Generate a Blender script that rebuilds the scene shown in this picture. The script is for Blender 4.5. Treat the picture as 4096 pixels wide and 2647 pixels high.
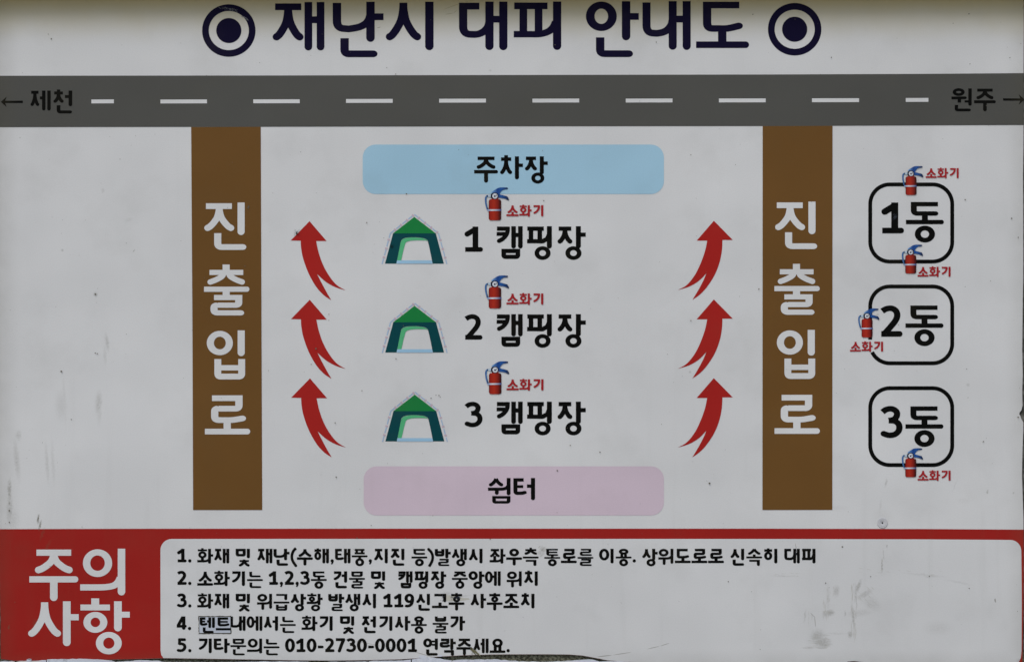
import bpy, bmesh, math, random
from mathutils import Vector
from mathutils.geometry import delaunay_2d_cdt
random.seed(7)
for o in list(bpy.data.objects): bpy.data.objects.remove(o)
SC = bpy.context.scene
COL = SC.collection
S = 0.0005                       # metres per photo pixel on the board's face
BASE = 0.90                      # height of the board's lower edge above the ground
YB = 2660.0                      # photo row of that lower edge
R = math.radians
def lx(px): return (px - 2048.0) * S
def lz(py): return (YB - py) * S

# ------------------------------------------------------------------ camera
D = 5.0
cam_d = bpy.data.cameras.new('camera'); cam = bpy.data.objects.new('camera', cam_d); COL.objects.link(cam)
cam_d.sensor_width = 36.0; cam_d.lens = 36.0 * D / (4096 * S)
cam_d.clip_start = 0.05; cam_d.clip_end = 500
cam.location = (0, -D, BASE + lz(1323.5)); cam.rotation_euler = (R(90), 0, 0)
SC.camera = cam
# ------------------------------------------------------------------ world, sun, exposure
EL, AZ = R(52), R(205)           # soft overcast light from high in front of the board
w = bpy.data.worlds.new('World'); SC.world = w; w.use_nodes = True
nt = w.node_tree
bg = nt.nodes['Background']; sky = nt.nodes.new('ShaderNodeTexSky')
sky.sky_type = 'NISHITA'; sky.sun_disc = False; sky.sun_elevation = EL; sky.sun_rotation = AZ
sky.air_density = 1.0; sky.dust_density = 2.0; sky.ozone_density = 1.0
nt.links.new(sky.outputs[0], bg.inputs[0]); bg.inputs[1].default_value = 0.10
sd = bpy.data.lights.new('sun', 'SUN'); sd.energy = 1.0; sd.angle = R(40); sd.color = (1, .968, .90)
sun = bpy.data.objects.new('sun', sd); COL.objects.link(sun)
sv = Vector((math.sin(AZ) * math.cos(EL), math.cos(AZ) * math.cos(EL), math.sin(EL)))
sun.rotation_euler = sv.to_track_quat('Z', 'Y').to_euler(); sun.location = sv * 8
SC.view_settings.view_transform = 'Standard'; SC.view_settings.look = 'None'
SC.view_settings.exposure = EXPO = 0.22; SC.view_settings.gamma = 1
SC.render.engine = 'CYCLES'

# ------------------------------------------------------------------ object helpers
def link(name, mesh, parent=None, loc=(0, 0, 0)):
    o = bpy.data.objects.new(name, mesh); COL.objects.link(o)
    if parent is not None: o.parent = parent
    o.location = loc
    return o
def tag(o, label=None, cat=None, group=None, kind=None):
    for k, v in (('label', label), ('category', cat), ('group', group), ('kind', kind)):
        if v: o[k] = v
    return o

board = link('notice_board', None, None, (0, 0, BASE))
tag(board, 'white evacuation map notice board with red arrows, grey road band and a red caution strip', 'notice board')

# ------------------------------------------------------------------ grime shared by everything printed, and the panel's painted top shade
# x, y (photo px on the board), rx, ry, rotation in degrees, strength
STAINS = [
 (428,1368,9,40,8,.30),(420,1420,7,45,3,.16),(394,1612,14,50,-4,.30),(398,1660,9,40,-4,.14),(245,1622,26,60,2,.15),(258,1600,7,110,3,.12),
 (246,1485,6,6,0,.45),(73,1740,14,22,0,.24),(66,1835,13,90,6,.26),(188,1850,8,90,4,.2),(212,1850,8,95,3,.15),
 (38,1962,10,55,0,.55),(38,2035,18,80,0,.36),(38,2013,6,9,0,.8),(38,2041,4,5,0,.8),(38,2088,4,4,0,.7),(45,2075,34,60,0,.2),
 (153,2075,5,20,-8,.95),(160,2100,6,22,-14,.75),(170,2135,7,30,-20,.28),(190,2185,8,40,-28,.25),(208,2212,12,28,-40,.28),
 (40,2180,7,60,0,.16),(36,2506,5,10,0,.65),(150,2300,16,9,0,.3),(140,2490,14,18,0,.28),(85,2200,60,60,0,.1),
 (206,157,3.5,4.5,0,.95),(194,138,3,3,0,.5),(382,1177,4.5,4.5,0,.95),(382,1177,10,10,0,.3),(249,1001,5,5,0,.35),(536,1002,3,8,-35,.5),
 (411,763,7,10,0,.22),(515,880,22,9,15,.16),(286,1677,3.5,3,0,.8),(382,1412,4,3,0,.8),(390,1414,4,3,0,.6),
 (3288,2566,34,24,-10,.42),(3270,2540,30,26,20,.34),(3300,2578,14,7,0,.5),(3320,2448,20,13,0,.45),(3302,2455,14,16,0,.3),
 (3345,2362,14,24,-6,.3),(3312,2390,8,60,0,.17),(3432,2345,9,32,-25,.42),(3460,2375,12,34,-58,.3),(3492,2415,50,30,-30,.16),
 (3424,2390,3.5,60,3,.34),(3413,2465,6,55,7,.38),(3400,2535,10,14,0,.45),(3440,2450,60,16,5,.16),(3345,2532,50,5,0,.13),
 (3528,2262,4,24,3,.55),(3534,2215,2,30,4,.35),(3547,2183,3,8,0,.5),(3369,2185,5,4,0,.7),(3380,2452,4,12,0,.4),
 (3980,2400,3,9,8,.9),(3876,2351,3,3,0,.8),(3717,2303,3,3,0,.8),(3482,2304,3,3,0,.7),(3302,2330,3,4,-20,.8),(3230,2590,26,5,0,.22),
 (3750,2510,60,30,0,.12),(3700,2298,90,5,-6,.14),(3840,2328,60,5,-12,.14),(3130,2302,60,4,0,.14),(3220,2460,4,30,-5,.3),
 (3530,2070,42,42,0,.10),(3521,2030,5,40,-6,.15),(3544,1930,5,20,-10,.32),(3950,1966,5,9,0,.5),(4056,1970,5,9,-20,.4),
 (3820,1940,3,35,-20,.12),(3872,1539,6,6,0,.26),(3933,1765,4,3,0,.9),(3866,1475,2.6,2.6,0,.9),(3860,799,5,3,0,.7),
 (4046,874,5,5,0,.45),(4072,950,3,5,0,.5),(4056,1282,12,10,0,.14),(4072,1668,5,5,0,.5),(3509,1258,8,6,0,.3),
 (2172,2197,12,13,0,.55),(2164,2212,16,14,30,.3),(2178,2198,8,5,0,.4),(2913,2324,3,3,0,.9),(2230,2038,3,8,0,.5),
 (2760,1487,5,5,0,.3),(2838,1932,7,6,0,.5),(2229,1881,5,5,0,.45),(2400,1807,3.5,3.5,0,.95),(2763,1282,5,3,0,.4),
 (2281,1780,3,3,0,.9),(3035,1156,2.6,5,-20,.85),(2175,803,3,3,0,.85),(2763,620,2.6,2.6,0,.9),(2220,181,3,3,0,.8),(2625,170,3,3,0,.8),
 (3011,59,3.5,3,0,.8),(3325,231,3.4,3,0,.9),(3875,57,3.6,3.5,0,.7),(4039,232,3,3,0,.8),(3879,257,2.8,2.8,0,.8),(3812,95,2.6,2.6,0,.7),
 (1467,891,3.5,3.5,0,.7),(1626,776,4.5,4,0,.7),(1341,1690,3,3,0,.9),(1448,1562,3,3,0,.7),(1584,1435,2.6,4,0,.95),(1724,1592,3,3,0,.9),
 (1756,1581,3,3,0,.95),(1744,1580,2.4,2.4,0,.8),(1761,1587,2.2,2.2,0,.8),(1245,1457,3.4,3,0,.7),(1264,1394,5,5,0,.7),(1345,1907,5,5,-30,.4),
 (1316,1257,2.5,2.5,0,.8),(1316,1281,2.5,2.5,0,.8),(1547,272,2.6,2.6,0,.6),(1583,298,3.4,2.5,0,.8),(1961,283,6,4,0,.25),(1485,2100,2.6,2.6,0,.7),
 (1961,2155,3,3,0,.8),(1428,2150,4,2.6,0,.9),(1622,2151,3.5,3,0,.85),(1495,2117,8,2.6,8,.8),(995,826,5,4,0,.8),(993,832,3,6,40,.6),
 (980,1064,3,3,0,.8),(1786,2375,24,12,0,.24),(1850,2383,34,5,8,.22),(1898,2597,10,7,-40,.8),(1890,2612,5,18,-30,.6),(1906,2618,3,18,-50,.55),
 (4075,2640,16,10,0,.35),(4060,1700,10,60,0,.12),(3860,2000,40,14,0,.08),(3340,2030,60,12,0,.08),
]
# thin scratches, hairs: x0,y0,x1,y1,half width, strength
SCR = [(1769,41,1858,8,1.6,.75),(1779,59,1814,53,1.4,.8),(1814,53,1828,42,1.4,.7),(1858,8,1898,2,2,.6),(1507,113,1524,109,1.4,.8),
 (2588,2594,2640,2582,1.3,.7),(2640,2582,2679,2570,1.3,.7),(2386,2625,2450,2618,1.6,.75),(2450,2618,2529,2606,1.4,.7),
 (1420,2562,1530,2583,1.2,.5),(1530,2583,1640,2600,1.2,.5),(1640,2600,1740,2628,1.4,.6),(1740,2628,1830,2634,1.4,.6),
 (3180,2170,3186,2195,1.6,.5),(3258,2460,3262,2508,1.8,.5),(3240,2448,3262,2470,1.6,.4),
 (1188,918,1189,968,1.5,.5),(4090,40,4095,20,2.4,.6)]

SPECKS = [s_ for s_ in STAINS if max(s_[2], s_[3]) < 8 and s_[5] >= .4]
STAINS = [s_ for s_ in STAINS if s_ not in SPECKS]
def make_grime(where):
    inside = {'panel': lambda x, y: y < 2135, 'notes': lambda x, y: x > 640 and y > 2140, 'caution': lambda x, y: x < 660 and y > 2060, 'plain': lambda x, y: False}[where]
    g = bpy.data.node_groups.new('grime_' + where, 'ShaderNodeTree')
    g.interface.new_socket('Mask', in_out='OUTPUT', socket_type='NodeSocketFloat')
    g.interface.new_socket('Mottle', in_out='OUTPUT', socket_type='NodeSocketFloat')
    N, L = g.nodes, g.links
    out = N.new('NodeGroupOutput')
    tc = N.new('ShaderNodeTexCoord'); tc.object = board
    sp = N.new('ShaderNodeSeparateXYZ'); L.new(tc.outputs['Object'], sp.inputs[0])
    cb = N.new('ShaderNodeCombineXYZ'); L.new(sp.outputs[0], cb.inputs[0]); L.new(sp.outputs[2], cb.inputs[1])
    P = cb.outputs[0]                                   # 2D board coordinates in metres
    def noise(scale, det, vec=P, rough=.55):
        n = N.new('ShaderNodeTexNoise'); n.inputs['Scale'].default_value = scale; n.inputs['Detail'].default_value = det
        n.inputs['Roughness'].default_value = rough; L.new(vec, n.inputs['Vector']); return n
    def math_(op, a, b=None, clamp=False):
        m = N.new('ShaderNodeMath'); m.operation = op; m.use_clamp = clamp
        for i, v in enumerate((a, b)):
            if v is None: continue
            if isinstance(v, (int, float)): m.inputs[i].default_value = v
            else: L.new(v, m.inputs[i])
        return m.outputs[0]
    def vm(op, a, b):
        m = N.new('ShaderNodeVectorMath'); m.operation = op
        L.new(a, m.inputs[0])
        if isinstance(b, tuple): m.inputs[1].default_value = b
        elif isinstance(b, float): m.inputs['Scale'].default_value = b
        else: L.new(b, m.inputs[1])
        return m.outputs[0]
    def mr(v, a, b, c, d, smooth=False):
        m = N.new('ShaderNodeMapRange'); m.clamp = True
        if smooth: m.interpolation_type = 'SMOOTHSTEP'
        for k, x in zip((1, 2, 3, 4), (a, b, c, d)): m.inputs[k].default_value = x
        L.new(v, m.inputs[0]); return m.outputs[0]
    wn = noise(140, 3)
    warp = vm('SCALE', vm('SUBTRACT', wn.outputs['Color'], (.5, .5, .5)), 0.006)
    PW = vm('ADD', P, warp)
    acc = None
    def add(v):
        nonlocal acc
        acc = v if acc is None else math_('MAXIMUM', acc, v)
    def blob(x, y, rx, ry, rot, st, vec, hard=False):
        cx, cy, ax, ay = lx(x), lz(y), 1 / (rx * S), 1 / (ry * S)
        if rot == 0 or max(rx, ry) < 1.15 * min(rx, ry):
            ma = N.new('ShaderNodeVectorMath'); ma.operation = 'MULTIPLY_ADD'; L.new(vec, ma.inputs[0])
            ma.inputs[1].default_value = (ax, ay, 0); ma.inputs[2].default_value = (-cx * ax, -cy * ay, 0)
            ln = N.new('ShaderNodeVectorMath'); ln.operation = 'LENGTH'; L.new(ma.outputs[0], ln.inputs[0]); q = ln.outputs['Value']
        else:                      # rotated ellipse: two projections (keeps the shader stack small)
            c, s_ = math.cos(R(rot)), math.sin(R(rot)); pr = []
            for (dx, dy, k) in ((c, s_, ax), (-s_, c, ay)):
                dp = N.new('ShaderNodeVectorMath'); dp.operation = 'DOT_PRODUCT'; L.new(vec, dp.inputs[0]); dp.inputs[1].default_value = (dx * k, dy * k, 0)
                pr.append(math_('SUBTRACT', dp.outputs['Value'], (cx * dx + cy * dy) * k))
            u2 = math_('MULTIPLY', pr[0], pr[0]); v2 = math_('MULTIPLY', pr[1], pr[1]); q = math_('SQRT', math_('ADD', u2, v2))
        add(mr(q, 1.0 if hard else 1.35, .6 if hard else 0.1, 0, st, True))
    for (x, y, rx, ry, rot, st) in STAINS:
        if not (inside(x, y - ry) or inside(x, y + ry)): continue
        small = max(rx, ry) < 7
        k = 1.25 if small else 1.0
        blob(x, y, rx * k, ry * k, rot, st, P if small else PW)
    # break the big stains up
    br = noise(260, 4)
    if acc is not None: acc = math_('MULTIPLY', acc, mr(br.outputs['Fac'], .32, .62, .45, 1.0))
    for (x0, y0, x1, y1, hw, st) in SCR:
        if not inside(x0, y0): continue
        L_ = math.hypot(x1 - x0, y1 - y0) / 2
        blob((x0 + x1) / 2, (y0 + y1) / 2, L_ * 1.1, hw, math.degrees(math.atan2(-(y1 - y0), x1 - x0)), st, P, True)
    # blotchy faint dirt: cloudy patches and thin vertical run-off
    cl = noise(7, 6, rough=.6)
    add(mr(cl.outputs['Fac'], .52, .78, 0, .10))
    st_v = vm('MULTIPLY', PW, (38.0, 2.2, 1.0))
    sn = noise(1.0, 4, st_v)
    lowz = mr(sp.outputs[2], 0.75, 0.0, 0.25, 1.0)
    add(math_('MULTIPLY', mr(sn.outputs['Fac'], .56, .85, 0, .10), lowz))
    # darker band along the two side edges and the bottom edge, broken by noise
    ax = math_('ABSOLUTE', sp.outputs[0])
    e1 = mr(ax, lx(4096 - 90), lx(4096 - 2), 0, .16, True)
    e2 = mr(sp.outputs[2], lz(2585), lz(2650), 0, .16, True)
    en = mr(noise(22, 5).outputs['Fac'], .3, .65, .5, 1)
    add(math_('MULTIPLY', math_('MAXIMUM', e1, e2), en))
    L.new(acc, out.inputs[0])
    if where == 'panel':  # shade along the top edge put into the film colour, fading downwards
        g.interface.new_socket('Dust', in_out='OUTPUT', socket_type='NodeSocketFloat')  # 'Dust' carries the painted shade along the top edge
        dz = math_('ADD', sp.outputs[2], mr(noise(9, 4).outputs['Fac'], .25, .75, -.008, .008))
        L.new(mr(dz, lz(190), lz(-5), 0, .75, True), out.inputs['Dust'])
    # mottle: 0.94..1.04 multiplier for uneven ink
    a = mr(noise(3.2, 3).outputs['Fac'], .3, .7, .945, 1.035)
    b = mr(noise(420, 3, rough=.7).outputs['Fac'], .3, .7, .965, 1.035)
    L.new(math_('MULTIPLY', a, b), out.inputs[1])
    return g
GRIME = {k: make_grime(k) for k in ('panel', 'notes', 'caution', 'plain')}

MATS = {}
def print_mat(name, col, rough=.5, spec=.12, grad=None, grime=1.0, gcol=(.115, .102, .058), where='plain'):
    """grad = (axis, lo, hi, colour at hi): a printed colour gradient across the piece (object coords)"""
    if name in MATS: return MATS[name]
    m = bpy.data.materials.new(name); m.use_nodes = True
    N, L = m.node_tree.nodes, m.node_tree.links
    b = N['Principled BSDF']
    b.inputs['Roughness'].default_value = rough; b.inputs['Specular IOR Level'].default_value = spec
    g = N.new('ShaderNodeGroup'); g.node_tree = GRIME[where]
    rgb = N.new('ShaderNodeRGB'); rgb.outputs[0].default_value = (*col, 1); src = rgb.outputs[0]
    if grad:
        ax, stops = grad
        tc = N.new('ShaderNodeTexCoord'); sp = N.new('ShaderNodeSeparateXYZ'); L.new(tc.outputs['Object'], sp.inputs[0])
        mr = N.new('ShaderNodeMapRange'); mr.inputs[1].default_value = stops[0]; mr.inputs[2].default_value = stops[1]
        L.new(sp.outputs[ax], mr.inputs[0])
        cr = N.new('ShaderNodeValToRGB'); L.new(mr.outputs[0], cr.inputs[0])
        els = cr.color_ramp.elements
        for i, (p, c) in enumerate(stops[2]):
            e = els[i] if i < 2 else els.new(p)
            e.position = p; e.color = (*c, 1)
        src = cr.outputs[0]
    mu = N.new('ShaderNodeVectorMath'); mu.operation = 'SCALE'; L.new(src, mu.inputs[0]); L.new(g.outputs['Mottle'], mu.inputs['Scale'])
    mx = N.new('ShaderNodeMix'); mx.data_type = 'RGBA'
    fm = N.new('ShaderNodeMath'); fm.operation = 'MULTIPLY'; fm.inputs[1].default_value = grime; L.new(g.outputs['Mask'], fm.inputs[0])
    L.new(fm.outputs[0], mx.inputs[0]); L.new(mu.outputs[0], mx.inputs[6]); mx.inputs[7].default_value = (*gcol, 1)
    last = mx.outputs[2]
    if where == 'panel':          # olive shade and bounce under the hood, painted as a yellowish tint
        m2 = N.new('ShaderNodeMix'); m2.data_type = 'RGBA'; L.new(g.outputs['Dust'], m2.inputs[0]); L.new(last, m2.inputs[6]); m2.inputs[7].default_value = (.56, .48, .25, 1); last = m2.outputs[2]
    L.new(last, b.inputs['Base Color'])
    # faint orange peel of the laminated sheet
    tc2 = N.new('ShaderNodeTexCoord'); tc2.object = board
    n = N.new('ShaderNodeTexNoise'); n.inputs['Scale'].default_value = 330; n.inputs['Detail'].default_value = 2
    L.new(tc2.outputs['Object'], n.inputs['Vector'])
    bu = N.new('ShaderNodeBump'); bu.inputs['Strength'].default_value = .05; bu.inputs['Distance'].default_value = .0006
    L.new(n.outputs['Fac'], bu.inputs['Height'])
    n2 = N.new('ShaderNodeTexNoise'); n2.inputs['Scale'].default_value = 3.0; n2.inputs['Detail'].default_value = 2     # the sheet is not perfectly flat
    L.new(tc2.outputs['Object'], n2.inputs['Vector'])
    b2 = N.new('ShaderNodeBump'); b2.inputs['Strength'].default_value = 1.0; b2.inputs['Distance'].default_value = .012
    L.new(n2.outputs['Fac'], b2.inputs['Height']); L.new(bu.outputs[0], b2.inputs['Normal']); L.new(b2.outputs[0], b.inputs['Normal'])
    MATS[name] = m
    return m
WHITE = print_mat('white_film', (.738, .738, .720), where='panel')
NOTEW = print_mat('notes_white_film', (.715, .716, .700), where='notes')
INKW = print_mat('white_ink', (.745, .745, .725))
NAVY = print_mat('navy_ink', (.0065, .0045, .026), spec=.05)
BLACK = print_mat('black_ink', (.0035, .0036, .003), spec=.05)
ROAD = print_mat('road_grey_ink', (.096, .095, .084))
BROWN = print_mat('brown_ink', (.166, .079, .0185))
RED = print_mat('red_ink', (.42, .0165, .0125))
CRED = print_mat('caution_red_ink', (.365, .0165, .012), where='caution')
TRED = print_mat('caption_red_ink', (.40, .018, .022))
BLUE = print_mat('pale_blue_ink', (.40, .635, .77))
PINK = print_mat('pale_pink_ink', (.69, .565, .63))
GREEN = print_mat('tent_green_ink', (.010, .225, .05))
TEAL = print_mat('tent_teal_ink', (.0, .062, .072))
MINT = print_mat('tent_mint_ink', (.10, .50, .22))
FLOOR = print_mat('tent_floor_blue_ink', (.36, .60, .78))
DBLU = print_mat('dash_blue_ink', (.42, .55, .71))
DPNK = print_mat('dash_pink_ink', (.62, .49, .55))

# ------------------------------------------------------------------ flat shapes on the board (px in, metres out)
T = 0.0004                        # thickness of one printed film layer
def flat_mesh(name, verts, faces, mat, ox=0, oy=0, sx=S, sy=S):
    me = bpy.data.meshes.new(name)
    me.from_pydata([((x - ox) * sx, 0, -(y - oy) * sy) for x, y in verts], [], faces)
    # face the viewer (-Y)
    bm = bmesh.new(); bm.from_mesh(me)
    for f in bm.faces:
        f.normal_update()
        if f.normal.y > 0: f.normal_flip()
    bm.to_mesh(me); bm.free()
    me.materials.append(mat); return me
def union(polys):
    """triangulated union of simple polygons -> verts, tris"""
    vs, fs = [], []
    for p in polys:
        a = sum(p[i][0] * p[(i + 1) % len(p)][1] - p[(i + 1) % len(p)][0] * p[i][1] for i in range(len(p)))
        if abs(a) < 1e-9: continue
        if a < 0: p = p[::-1]
        fs.append(list(range(len(vs), len(vs) + len(p)))); vs += [Vector(q) for q in p]
    V, E, F, ov, oe, of = delaunay_2d_cdt(vs, [], fs, 0, 1e-5)
    bbs = [(min(q[0] for q in p), max(q[0] for q in p), min(q[1] for q in p), max(q[1] for q in p), p) for p in polys]
    def inside(x, y):
        for x0, x1, y0, y1, p in bbs:
            if x0 <= x <= x1 and y0 <= y <= y1:
                c = False; xj, yj = p[-1]
                for xi, yi in p:
                    if (yi > y) != (yj > y) and x < (xj - xi) * (y - yi) / (yj - yi) + xi: c = not c
                    xj, yj = xi, yi
                if c: return True
        return False
    tris = [f for f in F if inside(sum(V[i][0] for i in f) / len(f), sum(V[i][1] for i in f) / len(f))]
    used = sorted({i for f in tris for i in f}); mp = {u: i for i, u in enumerate(used)}
    return [tuple(V[u]) for u in used], [[mp[i] for i in f] for f in tris]
def poly_part(name, pts, mat, parent, layer, ox=None, oy=None, cut=None):
    """a filled outline in photo px, placed on print layer `layer` under parent"""
    if ox is None:
        xs = [p[0] for p in pts]; ys = [p[1] for p in pts]; ox, oy = (min(xs) + max(xs)) / 2, max(ys)
    v, f = union([pts])
    me = flat_mesh(name, v, f, mat, ox, oy)
    return place(name, me, parent, ox, oy, layer)
def place(name, me, parent, px, py, layer, scale=None):
    o = bpy.data.objects.new(name, me); COL.objects.link(o); o.parent = parent
    w = Vector((lx(px), -T * layer, lz(py)))
    off = Vector((0, 0, 0)); q = parent
    while q is not None and q is not board: off += q.location; q = q.parent
    o.location = w - off
    if scale: o.scale = scale
    return o
def multi_part(name, polys, mat, parent, layer, ox, oy):
    v, f = union(polys); return place(name, flat_mesh(name, v, f, mat, ox, oy), parent, ox, oy, layer)
def rrect(x0, y0, x1, y1, r, n=12, corners=(1, 1, 1, 1)):
    P = []
    for k, (cx, cy, a0) in enumerate(((x1 - r, y1 - r, 0), (x0 + r, y1 - r, 90), (x0 + r, y0 + r, 180), (x1 - r, y0 + r, 270))):
        if corners[k]:
            for i in range(n + 1):
                a = R(a0 + 90 * i / n); P.append((cx + r * math.cos(a), cy + r * math.sin(a)))
        else:
            P.append((x1 if k in (0, 3) else x0, y1 if k < 2 else y0))
    return P
def arcpts(cx, cy, rx, ry, a0, a1, n):
    return [(cx + rx * math.cos(R(a0 + (a1 - a0) * i / n)), cy + ry * math.sin(R(a0 + (a1 - a0) * i / n))) for i in range(n + 1)]
def cr_spline(pts, n=6, closed=False):
    out = []; m = len(pts)
    rng = range(m if closed else m - 1)
    for i in rng:
        p = [pts[(i + k) % m] if closed else pts[min(max(i + k, 0), m - 1)] for k in (-1, 0, 1, 2)]
        for j in range(n):
            t = j / n
            out.append(tuple(.5 * (2 * p[1][a] + (p[2][a] - p[0][a]) * t + (2 * p[0][a] - 5 * p[1][a] + 4 * p[2][a] - p[3][a]) * t * t
                       + (-p[0][a] + 3 * p[1][a] - 3 * p[2][a] + p[3][a]) * t ** 3) for a in (0, 1)))
    if not closed: out.append(tuple(pts[-1]))
    return out

# ------------------------------------------------------------------ pen: strokes with an elliptical nib
def stroke(pts, wv, wh, c0='f', c1='r', closed=False, nseg=8):
    """polygons covering a stroke: vertical runs are wv wide, horizontal runs wh"""
    k = wv / wh; h = wv / 2
    Q = [Vector((x, y * k)) for x, y in pts]
    clean = [Q[0]]
    for q in Q[1:]:
        if (q - clean[-1]).length > 1e-4: clean.append(q)
    Q = clean
    if closed and (Q[0] - Q[-1]).length < 1e-4: Q.pop()
    n = len(Q); polys = []
    nseg_i = n if closed else n - 1
    dirs = [(Q[(i + 1) % n] - Q[i]).normalized() for i in range(nseg_i)]
    nor = [Vector((-d.y, d.x)) for d in dirs]
    def joint(i):      # offset vector at vertex i, or None for a hard corner
        if not closed and i in (0, n - 1):
            return (nor[0] if i == 0 else nor[-1]) * h, True
        a, b = nor[(i - 1) % nseg_i], nor[i % nseg_i]
        c = a.dot(b)
        if c > .80: return (a + b) * (h / (1 + c)), True
        return None, False
    def disc(c):
        return [(c.x + h * math.cos(2 * math.pi * j / (2 * nseg)), c.y + h * math.sin(2 * math.pi * j / (2 * nseg))) for j in range(2 * nseg)]
    for i in range(nseg_i):
        a, b = Q[i], Q[(i + 1) % n]
        ja, oka = joint(i); jb, okb = joint((i + 1) % n if closed else i + 1)
        if not oka: ja = nor[i] * h; polys.append(disc(a))
        if not okb: jb = nor[i] * h
        d_ = dirs[i]
        if ((b + jb) - (a + ja)).dot(d_) < 1e-3 or ((b - jb) - (a - ja)).dot(d_) < 1e-3:      # tight bend: plain piece and discs
            ja = jb = nor[i] * h
            if closed or i > 0: polys.append(disc(a))
            if closed or i < nseg_i - 1: polys.append(disc(b))
        polys.append([tuple(a + ja), tuple(b + jb), tuple(b - jb), tuple(a - ja)])
    if not closed:
        for cap, c, d in ((c0, Q[0], -dirs[0]), (c1, Q[-1], dirs[-1])):
            if cap == 'r':
                a0 = math.atan2(d.y, d.x)
                polys.append([(c.x + h * math.cos(a0 + R(-90 + 180 * j / nseg)), c.y + h * math.sin(a0 + R(-90 + 180 * j / nseg))) for j in range(nseg + 1)])
    return [[(x, y / k) for x, y in p] for p in polys]

W = [1.0]
def wt(w): return W[0] if w >= 10.9 else 1 + (W[0] - 1) * .25
class Pen:
    def __init__(s, wv=15, wh=12): s.wv, s.wh, s.p = wv, wh, []
    def st(s, pts, c0='f', c1='f', wv=None, wh=None, closed=False):
        s.p += stroke(pts, (wv or s.wv) * (W[0] if (wh or s.wh) >= 10.9 else 1 + (W[0] - 1) * .6), (wh or s.wh) * wt(wh or s.wh), c0, c1, closed)
    def V(s, x, y0, y1, cap='r', wv=None):           # y1 is the visible end
        w = wv or s.wv
        s.st([(x, y0), (x, y1 - (s.wh / 2 if cap == 'r' else 0) - 0)], 'f', 'f', wv=w)
        if cap == 'r':
            r = w * W[0] / 2; yc = y1 - r * .98
            s.p.append([(x + r * math.cos(R(180 * j / 10)), yc + r * .98 * math.sin(R(180 * j / 10))) for j in range(11)])
            s.p.append([(x - r, y0 + .01), (x + r, y0 + .01), (x + r, yc), (x - r, yc)])
    def H(s, x0, x1, y, cap='f', wh=None):
        w = (wh or s.wh) * wt(wh or s.wh); x1e = x1 - (w / 2 if cap == 'r' else 0)
        s.p.append([(x0, y - w / 2), (x1e, y - w / 2), (x1e, y + w / 2), (x0, y + w / 2)])
        if cap == 'r':
            s.p.append([(x1e + w / 2 * math.cos(R(-90 + 18 * j)), y + w / 2 * math.sin(R(-90 + 18 * j))) for j in range(11)])
    def ring(s, cx, cy, rx, ry, wv=None, wh=None):   # outer radii
        wv = wv or s.wv; wh = wh or s.wh
        rx += wv * (W[0] - 1) / 2; ry += wh * (W[0] - 1) / 2; wv *= W[0]; wh *= W[0]
        n = 40
        o = [(cx + rx * math.cos(2 * math.pi * i / n), cy + ry * math.sin(2 * math.pi * i / n)) for i in range(n)]
        q = [(cx + (rx - wv) * math.cos(2 * math.pi * i / n), cy + (ry - wh) * math.sin(2 * math.pi * i / n)) for i in range(n)]
        for i in range(n): j = (i + 1) % n; s.p.append([o[i], o[j], q[j], q[i]])

def fillet(a, c, b, r, n=5):
    """rounded corner at c between a->c->b"""
    A, C_, B = Vector(a), Vector(c), Vector(b)
    u, v = (A - C_).normalized(), (B - C_).normalized()
    p0, p1 = C_ + u * r, C_ + v * r
    return [tuple(((1 - t) ** 2) * p0 + 2 * (1 - t) * t * C_ + t * t * p1) for t in [i / n for i in range(n + 1)]]
# ---- jamo. Boxes are (x0, y0, x1, y1): stroke centre lines for bars, visible ends for caps
def legs(P, xl, xr, ya, yb, cx=None, top=None, spread=1.0):
    """the two legs of s / j / ch, from (cx, ya) to (xl, yb) and (xr, yb)"""
    cx = (xl + xr) / 2 if cx is None else cx
    w = P.wv * .93; ww = P.wh * 1.08
    xl2, xr2, yb2 = xl + w * .42, xr - w * .42, yb - ww * .42
    hgt = yb2 - ya
    ky = .50 if hgt > 28 else .35
    for xe in (xl2, xr2):
        dx = xe - cx
        pts = [(cx - (1 if dx > 0 else -1) * 0.0, ya), (cx + dx * .03, ya + hgt * ky * .45), (cx + dx * .18, ya + hgt * (ky + .02)),
               (cx + dx * .48, ya + hgt * .76), (cx + dx * .78, ya + hgt * .93), (xe, yb2)]
        if hgt <= 28:
            pts = [(cx, ya), (cx + dx * .16, ya + hgt * .30), (cx + dx * .45, ya + hgt * .64), (cx + dx * .75, ya + hgt * .88), (xe, yb2)]
        P.st(cr_spline(pts, 4), 'f', 'r', wv=w, wh=ww)

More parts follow.
